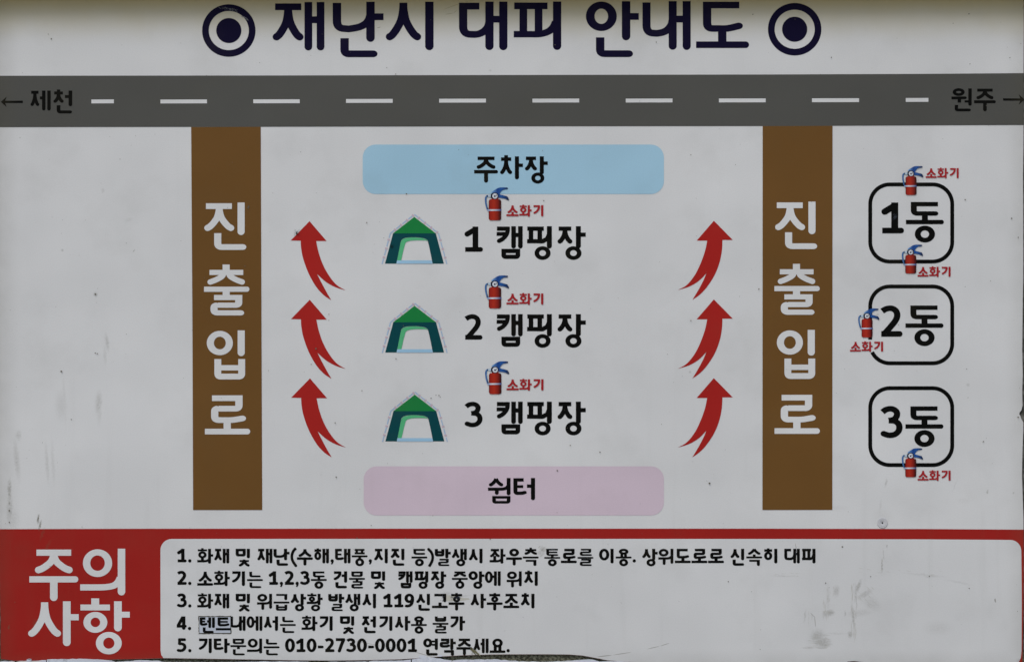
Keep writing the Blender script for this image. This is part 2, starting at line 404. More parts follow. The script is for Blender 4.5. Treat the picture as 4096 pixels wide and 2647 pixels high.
def J(P, j, b, kind, stem=None):
    """draw consonant j in box b; kind: v (beside an upright vowel), h (over a flat vowel), f (final)"""
    x0, y0, x1, y1 = b; wv, wh = P.wv, P.wh; hv, hh = wv / 2, wh / 2
    def tail(y, xs, r):            # bottom run that sweeps up into the upright, or ends round
        if stem is not None:
            sy = y - (y - y0) * .42
            mid = (xs + stem) / 2
            return cr_spline([(xs + 2, y + .2), (mid - 4, y + .4), (stem - wv * 1.05, y - 3.0), (stem - wv * .42, y - 8.5), (stem, sy - 6)], 4)
        return None
    if j == 'ㄴ':
        r = min(9, (y1 - y0) * .35)
        if stem is not None:
            t = tail(y1, x0 + 10, r)
            P.st([(x0, y0 - hh)] + fillet((x0, y0), (x0, y1), (x1, y1), 12) + t[2:], 'f', 'f')
        else:
            P.st([(x0, y0 - hh)] + fillet((x0, y0), (x0, y1), (x1, y1), r) + [(x1, y1)], 'f', 'r')
    elif j in 'ㄷㅌ':
        P.H(x0 - hv, x1 + (-3 if kind == 'v' else 1), y0)
        if stem is not None:
            t = tail(y1, x0 + 10, 9)
            P.st([(x0, y0 - hh)] + fillet((x0, y0), (x0, y1), (x1, y1), 12) + t[2:], 'f', 'f')
        elif kind == 'v':
            P.st([(x0, y0 - hh)] + fillet((x0, y0), (x0, y1), (x1, y1), min(9, (y1 - y0) * .4)) + [(x1 - 9, y1 - .4), (x1 + 1, y1 - 3)], 'f', 'r')
        else:
            up = (y1 - y0) > 34
            end = cr_spline([(x1 - 28, y1), (x1 - 14, y1 - (1 if up else 0)), (x1, y1 - (4.5 if up else 0))], 4) if up else [(x1 - hh, y1)]
            P.st([(x0, y0 - hh)] + fillet((x0, y0), (x0, y1), (x1, y1), min(9, (y1 - y0) * .4)) + end, 'f', 'r')
        if j == 'ㅌ': P.H(x0, x1 - 2 - (3 if kind == 'v' else 0), (y0 + y1) / 2, wh=wh * .9)
    elif j in 'ㄱㅋ':
        if kind == 'v':
            P.H(x0, x1 + hv * .6, y0)
            pts = cr_spline([(x1, y0 - hh), (x1 - 1, y0 + (y1 - y0) * .25), (x1 - (x1 - x0) * .18, y0 + (y1 - y0) * .55), (x1 - (x1 - x0) * .48, y0 + (y1 - y0) * .82), (x0 + 7, y1 - 1)], 5)
            P.st(pts, 'f', 'r', wv=wv * .95)
            if j == 'ㅋ': P.H(x0 - 1, x1 - 4, y0 + (y1 - y0) * .42, wh=wh * .92)
        else:
            P.H(x0, x1 + hv, y0)
            if kind == 'f': P.V(x1, y0 - hh + .02, y1 + hh)
            else: P.V(x1 - .5, y0 - hh + .02, y1)
    elif j == 'ㄹ':
        ym = (y0 + y1) / 2
        P.H(x0 + (0 if kind == 'f' else -2), x1, y0)
        P.st([(x1, y0 - hh)] + fillet((x1, y0), (x1, ym), (x0, ym), min(6, (ym - y0) * .45)) + [(x0 + 8, ym)], 'f', 'f')
        P.H(x1 - 2, x1 + hv, y0) if kind != 'f' else None
        up = stem is None and kind == 'h' and (y1 - y0) > 34
        if kind == 'v':
            end = [(x1 - 6, y1), (x1 + 4, y1 - 3.5)]
        elif up:
            end = cr_spline([(x1 - 26, y1), (x1 - 10, y1 - 1.2), (x1 + 6, y1 - 4)], 4)
        else: end = [(x1 + 4, y1)]
        P.st(fillet((x0 + 10, ym), (x0, ym), (x0, ym + 5), min(6, (ym - y0) * .45)) + fillet((x0, ym), (x0, y1), (x1, y1), min(7, (y1 - ym) * .45)) + end, 'f', 'r')
    elif j == 'ㅁ':
        P.H(x0 - hv, x1 + hv, y0)
        P.st([(x0, y0 - hh + .02)] + fillet((x0, y0), (x0, y1), (x1, y1), 6) + fillet((x0, y1), (x1, y1), (x1, y0), 6) + [(x1, y0 - hh + .02)])
        if kind == 'f': pass
    elif j == 'ㅂ':
        P.st([(x0, y0 - hh)] + fillet((x0, y0), (x0, y1), (x1, y1), 6) + fillet((x0, y1), (x1, y1), (x1, y0), 6) + [(x1, y0 - hh)])
        P.H(x0, x1, y0 + (y1 - y0) * (.42 if kind != 'f' else .4), wh=wh * .92)
    elif j == 'ㅅ':
        legs(P, x0 - hv * .4, x1 + hv * .4, y0 - hh * .9, y1 + hh)
    elif j in 'ㅈㅊ':
        P.H(x0 - 1, x1 + 1, y0)
        legs(P, x0 - hv * .4, x1 + hv * .4, y0, y1 + hh)
        if j == 'ㅊ': 
            c = (x0 + x1) / 2; tk = 4 if kind == 'f' else 9; P.p.append([(c - hv, y0 - hh - tk), (c + hv, y0 - hh - tk), (c + hv, y0), (c - hv, y0)])
    elif j == 'ㅍ':
        P.H(x0 - hv * .6, x1 + hv * .4, y0)
        xa, xb = x0 + (x1 - x0) * .16, x0 + (x1 - x0) * .78
        for x in (xa, xb): P.st([(x, y0), (x, y1)], wv=wv * .93)
        if stem is not None:
            P.st([(x0 - hv * .7, y1)] + tail(y1, xb - 6, 6), 'f', 'f')
        else: P.H(x0 - hv * .6, x1 + hv * .6, y1)
    elif j == 'ㅇ':
        P.ring((x0 + x1) / 2, (y0 + y1) / 2, (x1 - x0) / 2 + hv, (y1 - y0) / 2 + hh)
    elif j == 'ㅎ':
        c = (x0 + x1) / 2
        P.p.append([(c - hv, y0 - hh - 7), (c + hv, y0 - hh - 7), (c + hv, y0), (c - hv, y0)])
        P.H(x0 - 3, x1 + 3, y0, wh=wh * .95)
        r0 = y0 + hh * .95 + 2.5; ry = (y1 + hh - r0) / 2
        P.ring(c, r0 + ry, min((x1 - x0) / 2 + 2, ry * 1.22), ry, wh=min(wh * .95, ry * .62), wv=wv * .93)

INI = 'ㄱㄲㄴㄷㄸㄹㅁㅂㅃㅅㅆㅇㅈㅉㅊㅋㅌㅍㅎ'
MED = 'ㅏㅐㅑㅒㅓㅔㅕㅖㅗㅘㅙㅚㅛㅜㅝㅞㅟㅠㅡㅢㅣ'
FIN = ['', 'ㄱ', 'ㄲ', 'ㄳ', 'ㄴ', 'ㄵ', 'ㄶ', 'ㄷ', 'ㄹ', 'ㄺ', 'ㄻ', 'ㄼ', 'ㄽ', 'ㄾ', 'ㄿ', 'ㅀ', 'ㅁ', 'ㅂ', 'ㅄ', 'ㅅ', 'ㅆ', 'ㅇ', 'ㅈ', 'ㅊ', 'ㅋ', 'ㅌ', 'ㅍ', 'ㅎ']
def syllable(ch):
    c = ord(ch) - 0xAC00
    i, v, f = INI[c // 588], MED[c % 588 // 28], FIN[c % 28]
    P = Pen()
    tall = i in 'ㅊㅎ'            # these carry a tick above the bar
    yi = 10.5 if tall else 7.5
    if v in 'ㅣㅏㅓㅐㅔㅕ':
        double = v in 'ㅐㅔ'
        if double: P = Pen(14, 12)
        ye = 46 if f else 60
        if f in ('ㄹ', 'ㅊ'): ye = 38
        if i == 'ㅇ': box = [(11, 6.5, 49, 45) if f else (11, 7.5, 52, 62)][0]
        elif v == 'ㅣ': box = (13, yi, 55, ye)
        elif v == 'ㅏ': box = (11, yi, 50, ye)
        elif v in 'ㅓㅕ': box = (11, yi, 49, ye)
        elif v == 'ㅐ': box = (10, yi, 45, ye)
        else: box = (10, yi, 42, ye)
        x0, y0, x1, y1 = box
        if i == 'ㅇ' and double: x1 = 42; x0 = 9
        if i == 'ㅇ' and v == 'ㅣ': x1 = 54
        sb = 68.5 if f else 87.5
        if f in ('ㄹ', 'ㅊ'): sb = 57
        bars = []
        if v == 'ㅣ': xs = [80]
        elif v == 'ㅏ': xs = [74]; bars = [(74, 98, 26 if f else 34)]
        elif v == 'ㅓ': xs = [81]; bars = [(57, 81, 26 if f else 32)]
        elif v == 'ㅕ': xs = [81]; bars = [(54, 81, 17 if f else 22), (54, 81, 37 if f else 44)]
        elif v == 'ㅐ': xs = [64, 86]; bars = [(64, 86, 27 if f else 31)]
        else: xs = [64, 87]; bars = [(47, 64, 26 if f else 32)]
        if v in 'ㅓㅕㅔ': x1 -= 2
        join = i in 'ㄴㄷㅌㅍ' and v in 'ㅣㅏㅐ' 
        if join and i in 'ㅌ' and not double: join = False
        if i == 'ㅍ' and join: x1 = xs[0] - 21
        J(P, i, (x0, y0, x1, y1), 'v', xs[0] if join and i != 'ㅌ' else None)
        for x in xs: P.V(x, 0, sb)
        for a, b, y in bars: P.H(a, b, y, wh=P.wh * (.9 if v == 'ㅕ' else 1))
        fb = (29, 71, 82, 93.5)
        if f == 'ㄴ': J(P, f, (29, 70.5, 80, 93.7), 'f')
        elif f == 'ㅇ': P.ring(58, 82.5, 25.5, 20.5, 14, 11)
        elif f == 'ㅁ': J(P, f, (32, 76, 78, 94), 'f')
        elif f == 'ㅂ': P.wv, P.wh = 14.5, 11.5; J(P, f, (32, 77 - 6, 79, 94), 'f')
        elif f == 'ㄹ': P.wh = 9.6; J(P, f, (30, 64.5, 77, 98), 'f')
        elif f == 'ㄱ': J(P, f, (28, 76.5, 78, 97), 'f')
        elif f == 'ㅊ': P.wh = 10.8; J(P, f, (28, 73, 82, 98), 'f')
    elif v in 'ㅗㅛㅜㅡ':
        P = Pen(14.8, 11.8)
        if not f:
            if v in 'ㅗㅛ':
                by = 78
                xb = (22, 78)
                ye = 50
                if i == 'ㅅ': ye = 53; xb = (16, 84)
                if i in 'ㅈㅊ': ye = 50; xb = (16, 84)
                if i == 'ㄱ': xb = (16, 79)
                if i == 'ㄹ': xb = (24, 75); ye = 53
                if i == 'ㅇ': xb = (28, 72); ye = 45
                J(P, i, (xb[0], yi, xb[1], ye), 'h')
                P.H(2, 98, by, 'r')
                xs = [50] if v == 'ㅗ' else [36, 64]
                for x in xs: P.st([(x, ye - 3 if i in 'ㄷㄹ' or v == 'ㅛ' else 52), (x, by)])
                if v == 'ㅛ': pass
            elif v == 'ㅜ':
                xb = (17, 83)
                ye = 40
                if i == 'ㅇ': xb = (30, 70); ye = 38; yi -= 1
                if i == 'ㅎ': xb = (20, 80); yi = 8; ye = 43
                J(P, i, (xb[0], yi, xb[1], ye), 'h'); P.H(2, 98, 58.5, 'r'); P.V(50, 58, 100)
            else:
                J(P, i, (22, yi, 78, 50), 'h'); P.H(2, 98, 76, 'r')
        else:
            P = Pen(14.5, 10.8)
            ye = 30; 
            if i in 'ㅈㅊㅅ': ye = 28; xb = (18, 82)
            elif i == 'ㅇ': xb = (30, 70); ye = 28
            elif i == 'ㄱ': xb = (18, 76)
            else: xb = (24, 76)
            if i in 'ㄷㅌ': xb = (22, 82)
            if i == 'ㅊ': yi = 9
            if i == 'ㄴ': yi = 9
            if i in 'ㄱ' : ye = 38
            by = {'ㅗ': 51.5, 'ㅛ': 52, 'ㅜ': 45, 'ㅡ': 52}[v]
            if v == 'ㅜ': ye -= 3
            if i in 'ㅌㄹ': P.wh = 9.4; ye = 37; yi = 6; by = 54
            J(P, i, (xb[0], yi - 1, xb[1], ye), 'h')
            P.H(2, 98, by, 'r')
            if v == 'ㅗ': P.st([(50, ye - 2 if i in 'ㄷㅌ' else 34), (50, by)])
            if v == 'ㅛ': P.st([(39, 30), (39, by)]); P.st([(61, 30), (61, by)])
            fy = {'ㅗ': 61, 'ㅛ': 61, 'ㅜ': 58, 'ㅡ': 61}[v]
            if i in 'ㅌㄹ': fy = 62.5 if f == 'ㅇ' else 60.5
            if v == 'ㅜ': P.st([(50, by), (50, fy + 5)])
            if f == 'ㅇ': 
                ry = (102.5 - (fy)) / 2; P.ring(50, fy + ry, 25, ry, 14, 11)
            elif f == 'ㄹ': P.wh = 9.8; J(P, f, (24, fy + 4.8, 75, 97.3), 'f')
            elif f == 'ㄴ': J(P, f, (25, fy + 11, 80, 94), 'f')
            elif f == 'ㅂ': J(P, f, (24, fy + 9, 76, 95), 'f')
            elif f == 'ㄱ': J(P, f, (20, fy + 10.5, 75, 97), 'f')
            elif f == 'ㅁ': J(P, f, (24, fy + 9, 76, 95), 'f')
    else:    # combined flat + upright: ㅘ ㅝ ㅟ ㅢ
        P = Pen(14, 11)
        X = 84 if v in 'ㅟㅢㅝ' else 76
        sb = 89 if not f else 68
        if i == 'ㅇ':
            b = (13, 7.5, 55, 52 if v == 'ㅢ' else (39 if not f else 29))
            if v == 'ㅢ': b = (15, 7, 57.5, 47)
            if f: b = (15, 5, 53, 27)
        elif i == 'ㅎ': b = (8, 9, 58, 50 if not f else 40)
        else: b = (10, 8, 58, 42 if not f else 26)
        J(P, i, b, 'h')
        by = {'ㅘ': 74, 'ㅢ': 72.5, 'ㅟ': 57.5, 'ㅝ': 55}[v]
        if f: by = {'ㅘ': 54, 'ㅟ': 44, 'ㅝ': 42}[v]
        if v in 'ㅘㅢ' or (v == 'ㅟ'):
            P.st(cr_spline([(2, by), (30, by), (X - 24, by - .5), (X - 9, by - 5), (X, by - 14)], 4), 'f', 'f')
        else: P.st([(2, by), (X - 22, by - 1)], 'f', 'r')
        if v == 'ㅘ': P.st([(33, b[3]), (33, by)])
        if v == 'ㅟ': P.V(37, by, 96 if not f else 66)
        if v == 'ㅝ': P.V(37, by, 62 if f else 90, 'f'); P.H(X - 24, X, 57, wh=9)
        if v == 'ㅘ': P.H(X, 98, 40 if not f else 30)
        P.V(X, 0, sb if v != 'ㅝ' else 76)
        if v == 'ㅢ': pass
        if f == 'ㄴ': J(P, f, (24, 78, 80, 94.5), 'f')
        elif f == 'ㅁ': P.wh = 10; J(P, f, (26, 76, 84, 95.5), 'f')
        elif f == 'ㅇ': P.ring(55, 84, 26, 18.5, 13, 10)
    return P.p

def custom(ch):
    P = Pen()
    if ch == '진':
        P.H(6, 60.6, 7.7); legs(P, 3.5, 64.5, 7.7, 59, 34); P.V(80, 0, 68.5)
        J(P, 'ㄴ', (30.8, 70.5, 83.5, 93.7), 'f'); return P.p
    if ch == '출':
        P = Pen(15, 10.8)
        P.p.append([(41, -7), (56, -7), (56, 10), (41, 10)]); P.H(13.5, 84.5, 9.7)
        for s_ in (-1, 1):
            P.st(cr_spline([(48.6 + s_ * 5, 8), (48.6 + s_ * 8, 17), (48.6 + s_ * 20, 24.5), (48.6 + s_ * 33.5, 29.8)], 5), 'f', 'r', wv=12, wh=11.5)
        P.H(2, 97.5, 45, 'r'); P.st([(48.6, 45), (48.6, 62)])
        P.wh = 10.8; J(P, 'ㄹ', (23, 62.4, 75, 94.6), 'f'); return P.p
    if ch == '입':
        P.ring(35, 25, 27.5, 25, 15, 12); P.V(80, -1, 52)
        P.wv = 14.5; J(P, 'ㅂ', (30.8, 64, 81, 94), 'f'); return P.p
    if ch == '로':
        P = Pen(15.3, 11.9)
        P.H(18, 82.3, 7.5); P.st([(74.7, 1.5)] + fillet((74.7, 2), (74.7, 29.5), (20, 29.5), 7) + [(32, 29.5)])
        P.st(fillet((34, 29.5), (23.7, 29.5), (23.7, 36), 6) + fillet((23.7, 36), (23.7, 53.4), (60, 53.4), 8) + cr_spline([(52, 53.6), (64, 53), (82, 50)], 4), 'f', 'r')
        P.st([(50, 52), (50, 78)]); P.H(3, 98.5, 77.6, 'r'); return P.p
    if ch == '항':
        P = Pen(15, 11.4)
        P.p.append([(22.6, -5.7), (38, -5.7), (38, 12), (22.6, 12)]); P.H(1.5, 59, 12); P.ring(30.6, 41, 23.3, 20.3, 14, 11)
        P.V(74.6, 0, 58.5); P.H(75, 97.7, 26); P.ring(56.8, 81.5, 25.2, 21.8, 14.3, 11); return P.p
    if ch == '사':
        legs(P, 2, 64, 2, 68, 33); P.V(76.3, 0, 87.3); P.H(77, 99.6, 31); return P.p
    if ch == '의':
        P = Pen(14.6, 12)
        P.ring(36.3, 27, 28.5, 26, 14.3, 11.5); P.V(83, 0, 87.5)
        P.st(cr_spline([(2.5, 72.5), (30, 72.5), (52, 72), (68, 69), (77, 62), (81, 54)], 4), 'f', 'f', wh=11.5); return P.p
    return None

def digit(ch):
    """ink for digits and marks; em is the same as the syllables', returns polys and advance"""
    P = Pen(16, 13.5); A = 65
    if ch == '0': P.ring(31, 40, 28, 39.5, 16, 13)
    elif ch == '1':
        P.V(37, 0, 78, 'f', 16); P.st([(40, 6), (26, 15), (12, 23.5)], 'f', 'r', wv=15, wh=15)
        P.p.append([(29, 0), (45, 0), (45, 14), (26, 14)]); P.H(6, 60, 72, 'r')
    elif ch == '2':
        P.st(cr_spline([(7.5, 13), (19, 7), (33, 6), (44, 13), (47, 25), (42, 38), (30, 53), (15, 70)], 5), 'f', 'f', wv=15.5, wh=13.5)
        P.H(5, 61, 72, 'r'); P.p.append([(5, 66), (20, 58), (30, 66), (5, 78)])
    elif ch == '3':
        P.st(cr_spline([(8, 14), (18, 7.5), (32, 6), (43, 12), (45, 22), (38, 32), (24, 35.5)], 5), 'f', 'f', wv=15, wh=13)
        P.st(cr_spline([(24, 35.5), (40, 37), (50, 46), (50, 60), (40, 70), (25, 72.5), (11, 68.5)], 5), 'f', 'r', wv=15, wh=13)
    elif ch == '4':
        P.V(44, 0, 80); P.st([(39, 4), (9, 57)], 'f', 'f', wv=15, wh=15); P.H(2, 62, 59, 'r', 12.5)
        P.p.append([(2, 53), (14, 48), (20, 60), (2, 64)])
    elif ch == '5':
        P.H(14, 56, 6.5, 'r'); P.V(17, 0, 36, 'f', 14)
        P.st(cr_spline([(14, 32.5), (30, 31), (45, 38), (49, 52), (42, 65), (27, 72), (10, 70)], 5), 'f', 'r', wv=15, wh=13)
    elif ch == '7':
        P.H(4, 58, 6.5); P.st([(53, 2), (38, 36), (25, 73)], 'f', 'r', wv=15.5, wh=15)
    elif ch == '9':
        P.ring(30, 27, 27, 26.5, 15.5, 12.5)
        P.st(cr_spline([(49.4, 24), (49, 42), (43, 60), (30, 71), (12, 73)], 5), 'f', 'r', wv=15, wh=13)
    elif ch == '.': P = Pen(); P.p.append(arcpts(14, 72, 10, 10, 0, 342, 19)); A = 27
    elif ch == ',': P = Pen(); P.p.append(arcpts(14, 72, 10, 10, 0, 342, 19)); P.st(cr_spline([(17, 72), (17, 80), (12, 89)], 4), 'f', 'r', wv=9, wh=9); A = 30
    elif ch == '-': P.H(4, 39, 50, 'r', 12.5); A = 43.5
    elif ch == '(': P.st(cr_spline([(37, -4), (20, 16), (12, 44), (17, 72), (36, 101)], 6), 'f', 'r', wv=13, wh=13); A = 41
    elif ch == ')': P.st(cr_spline([(5, 3), (22, 22), (30, 46), (26, 74), (8, 106)], 6), 'r', 'f', wv=13, wh=13); A = 41
    return P.p, A
# digits as big as the map's headings have their own outline
CACHE = {}
def glyph_mesh(ch, mat, own=False):
    key = (ch, mat.name, own, W[0])
    if key not in CACHE:
        if '가' <= ch <= '힣':
            polys = (custom(ch) if own else None) or syllable(ch)
        else: polys = digit(ch)[0]
        v, f = union(polys)
        CACHE[key] = flat_mesh('letter', v, f, mat, 0, 0, .001, .001)
    return CACHE[key]
def letter(ch, px, py, ex, ey, mat, parent, layer, own=False):
    """cell left px, stem top py, em width / height in px"""
    o = place('letter', glyph_mesh(ch, mat, own), parent, px, py, layer)
    o.scale = (ex * S / .1, 1, ey * S / .1)
    return o
def text(s_, px, py, ex, ey, mat, parent, layer, own=False, dy=0.0, space=30):
    x = px
    for ch in s_:
        if ch == ' ': x += space / 100 * ex; continue
        letter(ch, x, py + dy * (x - px), ex, ey, mat, parent, layer, own)
        x += ex if '가' <= ch <= '힣' else digit(ch)[1] / 100 * ex
    return x
def group_part(name, px, py, label=None, parent=board):
    o = bpy.data.objects.new(name, None); COL.objects.link(o); o.parent = parent
    o.location = (lx(px), 0, lz(py)); o.empty_display_size = .02
    if label: o['label'] = label
    return o

# ================================================================== THE BOARD
# --- sheet: a 6 mm panel with a chipped right edge and a lower edge that has worn wavy
bottom = [(-4, 2637), (60, 2641), (150, 2641), (240, 2637), (330, 2640), (450, 2636), (560, 2634), (650, 2631), (780, 2633), (900, 2635), (1024, 2637),
          (1180, 2640), (1330, 2641), (1480, 2639), (1600, 2636), (1680, 2631), (1760, 2625), (1850, 2620), (1960, 2617), (2060, 2616),
          (2180, 2616), (2280, 2617), (2330, 2621), (2385, 2631), (2430, 2640), (2490, 2645), (2600, 2652), (2800, 2660), (3380, 2660), (3390, 2645), (3418, 2643), (3450, 2647), (3470, 2660), (4080, 2660), (4089, 2652)]
right = [(4090, 2600), (4093, 2450), (4094, 2300), (4094, 2080), (4090, 1960), (4088, 1900), (4090, 1800), (4093, 1720), (4093, 1688), (4086, 1676), (4082, 1664),
         (4077, 1656), (4079, 1648), (4086, 1640), (4090, 1622), (4089, 1560), (4091, 1500), (4089, 1400), (4090, 1300), (4091, 1200), (4093, 1100), (4093, 900),
         (4092, 700), (4094, 560), (4094, 300), (4095, 120), (4095, -30)]
outline = bottom + right + [(-4, -30)] 
left_edge = [(-4, 1000), (-3, 2000), (1, 2420), (3, 2480), (2, 2560), (3, 2610)]
outline = outline[:-1] + [(-4, -30)] + left_edge
outline[0] = (4, 2634)
def slab(name, pts, y_front, thick, mat, parent, side_mat=None):
    v, f = union([pts]); me = bpy.data.meshes.new(name)
    n = len(v)
    V = [(lx(x), y_front, lz(y)) for x, y in v] + [(lx(x), y_front + thick, lz(y)) for x, y in v]
    F = [list(t) for t in f] + [[i + n for i in t][::-1] for t in f]
    edges = {}
    for t in f:
        for a, b in zip(t, t[1:] + t[:1]): edges[(a, b)] = 1
    rim = [(a, b) for (a, b) in edges if (b, a) not in edges]
    base = len(F)
    for a, b in rim: F.append([a, a + n, b + n, b][::-1])
    me.from_pydata(V, [], F)
    bm = bmesh.new(); bm.from_mesh(me); bmesh.ops.recalc_face_normals(bm, faces=bm.faces); bm.to_mesh(me); bm.free()
    me.materials.append(mat)
    if side_mat:
        me.materials.append(side_mat)
        for p in me.polygons:
            if abs(p.normal.y) < .5: p.material_index = 1
    return link(name, me, parent)
EDGE = print_mat('worn_edge', (.16, .15, .12))
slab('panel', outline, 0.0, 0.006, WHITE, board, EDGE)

# --- heading
head = group_part('heading', 2048, 240, 'navy heading lettering between two ring marks')
def ringmark(cx, cy):
    g = group_part('ring_mark', cx, cy + 106)
    P = Pen(26.6, 26.4); P.ring(cx, cy, 106.8, 104.8, 26.6, 26.6)
    n = 72; polys = []
    for i in range(n):
        a, b = 2 * math.pi * i / n, 2 * math.pi * (i + 1) / n
        polys.append([(cx + 106.8 * math.cos(a), cy + 104.8 * math.sin(a)), (cx + 106.8 * math.cos(b), cy + 104.8 * math.sin(b)),
                      (cx + 80.2 * math.cos(b), cy + 78.2 * math.sin(b)), (cx + 80.2 * math.cos(a), cy + 78.2 * math.sin(a))])
    multi_part('ring', polys, NAVY, g, 1, cx, cy)
    multi_part('dot', [arcpts(cx, cy, 50.3, 50, 0, 354.5, 66)], NAVY, g, 1, cx, cy)
    return g
ring_left = ringmark(915.3, 123.4); ringmark(3178.6, 118.2)
# heading letters, each drawn from its own outline (units: cell of 220 px)
def head_letter(polys, px, py):
    v, f = union(polys)
    me = flat_mesh('letter', v, f, NAVY, 0, 0, .001, .001)
    o = place('letter', me, head, px, py, 1); o.scale = (220 * S / .1, 1, 221 * S / .1)
def hl():
    P = Pen(15.3, 12.2)
    P.H(5.5, 53, 8.6); legs(P, 2, 56, 8.6, 68.5, 29.2); P.V(65.9, 0, 87.5, wv=14); P.V(88.1, 0, 87.5, wv=14); P.H(66, 88, 32)
    head_letter(P.p, 1024 + 150 / 2.326, 9.5)                                   # 재
    P = Pen(15.3, 12.2)
    P.st([(12.3, 1.6)] + fillet((12.3, 8), (12.3, 48), (30, 48), 14, 7) + cr_spline([(34, 48.6), (47, 46.5), (57, 43.5), (66, 38), (71, 31), (73, 24)], 5), 'f', 'f')
    P.V(73.3, -.5, 72); P.H(74, 97, 26.6); J(P, 'ㄴ', (26.2, 71.5, 78.5, 93.6), 'f')
    head_letter(P.p, 1024 + 690 / 2.326, 9.5)                                   # 난
    P = Pen(15.3, 12.2); legs(P, 3, 65, 1.6, 68.5, 33.8); P.V(81.1, -.3, 87.3)
    head_letter(P.p, 1024 + 1198 / 2.326, 9)                                    # 시
    P = Pen(15, 12.2)
    P.H(3.5, 40.2, 7.7); P.st([(10.8, 1.6)] + fillet((10.8, 8), (10.8, 58.6), (30, 58.6), 14, 7) + cr_spline([(32, 58.8), (40, 57.5), (49, 53), (56, 45), (58.6, 36)], 5), 'f', 'f')
    P.V(58.6, -.5, 87); P.V(83.8, -.5, 87.3); P.H(59, 84, 31.3)
    head_letter(P.p, 1024 + 1872 / 2.326, 9)                                    # 대
    P = Pen(15, 12)
    P.H(4, 64.5, 7.2); P.st([(20.6, 7), (20.6, 58)], wv=14); P.st([(48.3, 7), (48.3, 58)], wv=14)
    P.st(cr_spline([(3.2, 58.3), (30, 58.3), (51, 58), (66, 53.5), (75, 46), (80, 36)], 5), 'f', 'f', wh=11.5); P.V(82, -.7, 86.8)
    head_letter(P.p, 2048, 9)                                                   # 피
    P = Pen(15.3, 12.2); P.ring(29.9, 26, 28.1, 26.6, 15.8, 12.8); P.V(74.9, -1.2, 69.4); P.H(75, 98, 26.3)
    J(P, 'ㄴ', (27.8, 70.2, 79.8, 93.6), 'f'); head_letter(P.p, 2048 + 678 / 2.326, 9)   # 안
    P = Pen(14.6, 12.2)
    P.st([(11, 1)] + fillet((11, 8), (11, 56.6), (30, 56.6), 14, 7) + cr_spline([(30, 56.8), (40, 55), (49, 50.5), (56, 42), (58.6, 32)], 5), 'f', 'f')
    P.V(58.6, -1.4, 86.5); P.V(84, -1.4, 86.8); P.H(59, 84, 31)
    head_letter(P.p, 2048 + 1195 / 2.326, 9)                                    # 내
    P = Pen(15.2, 11.9)
    P.H(14.8, 81, 5.7); P.st([(22.5, 0)] + fillet((22.5, 8), (22.5, 48), (40, 48), 10, 7) + cr_spline([(42, 48), (60, 47.8), (80, 43.3)], 5), 'f', 'r')
    P.st([(50, 47), (50, 77)]); P.H(2.5, 98.7, 77.4, 'r'); head_letter(P.p, 2048 + 1700 / 2.326, 9)   # 도
hl()

# --- grey road band with lane dashes, direction arrows and place names
road = poly_part('road_band', [(-4, 304.5), (0, 304), (1024, 303), (2048, 301), (3072, 299), (3700, 296.5), (4094, 293.5),
                  (4094, 501), (3700, 502.5), (3072, 505), (2048, 506), (1024, 508), (-4, 509.5)], ROAD, board, 1)
for x0, x1, yc in ((365.9, 455.7, 406.7), (641.9, 828, 406.9), (1013.3, 1199, 406.3), (1384.3, 1570.9, 404.8), (1756.6, 1943.7, 403.8), (2129.7, 2316.7, 403.4),
                   (2502.9, 2689.9, 403.2), (2875.6, 3062.6, 402.8), (3247.8, 3435.9, 402), (3622.7, 3713.4, 400.8)):
    poly_part('lane_dash', [(x0, yc - 7.6), (x1, yc - 8), (x1, yc + 7.4), (x0, yc + 7.8)], INKW, road, 2)
def dir_arrow(tip, tail, y, s_):
    hx = tip + s_ * 23.6; nx = tip + s_ * 15.5
    polys = [[(tip, y), (hx, y - 21), (nx, y)], [(tip, y), (hx, y + 21), (nx, y)], [(tip + s_ * 8, y - 4.3), (tail, y - 4.8), (tail, y + 4.4), (tip + s_ * 8, y + 4.3)]]
    multi_part('direction_arrow', polys, BLACK, road, 2, (tip + tail) / 2, y)
dir_arrow(3.5, 91.5, 408.5, 1); dir_arrow(4098, 4012, 399, -1)
W[0] = 1.07
text('제천', 117, 363.3, 91, 91, BLACK, road, 2); text('원주', 3803.7, 354.7, 90.5, 91, BLACK, road, 2)

W[0] = 1.0
# --- brown access ways
bl = poly_part('access_band', [(764.8, 509), (1043, 508), (1046, 1324), (1049, 2038.5), (772.6, 2038.5), (770, 1324)], BROWN, board, 1.5)
br = poly_part('access_band', [(3050.6, 505.2), (3330, 504), (3329, 2038), (3049.7, 2038.4)], BROWN, board, 1.5)
for b, col in ((bl, ((812.6, 810.3), (812.6, 1071.3), (813, 1323), (814, 1577.6))), (br, ((3095.6, 806.9), (3093.5, 1068.7), (3092.8, 1321), (3092.2, 1575.5)))):
    for ch, (x, y) in zip('진출입로', col):
        letter(ch, x, y, 190, 194 if ch == '입' else 190, INKW, b, 2.5, True)

# --- parking and shelter areas
park = poly_part('area_patch', rrect(1451, 579, 2655.5, 776.5, 52), BLUE, board, 1); park['label'] = 'pale blue area patch'
W[0] = 1.1
text('주차장', 1894.5, 626, 99.5, 105, BLACK, park, 2)
rest = poly_part('area_patch', rrect(1455, 1864, 2655.5, 2060, 52), PINK, board, 1); rest['label'] = 'pale pink area patch'
text('쉼터', 1950, 1910.4, 100.5, 101.5, BLACK, rest, 2)

W[0] = 1.0
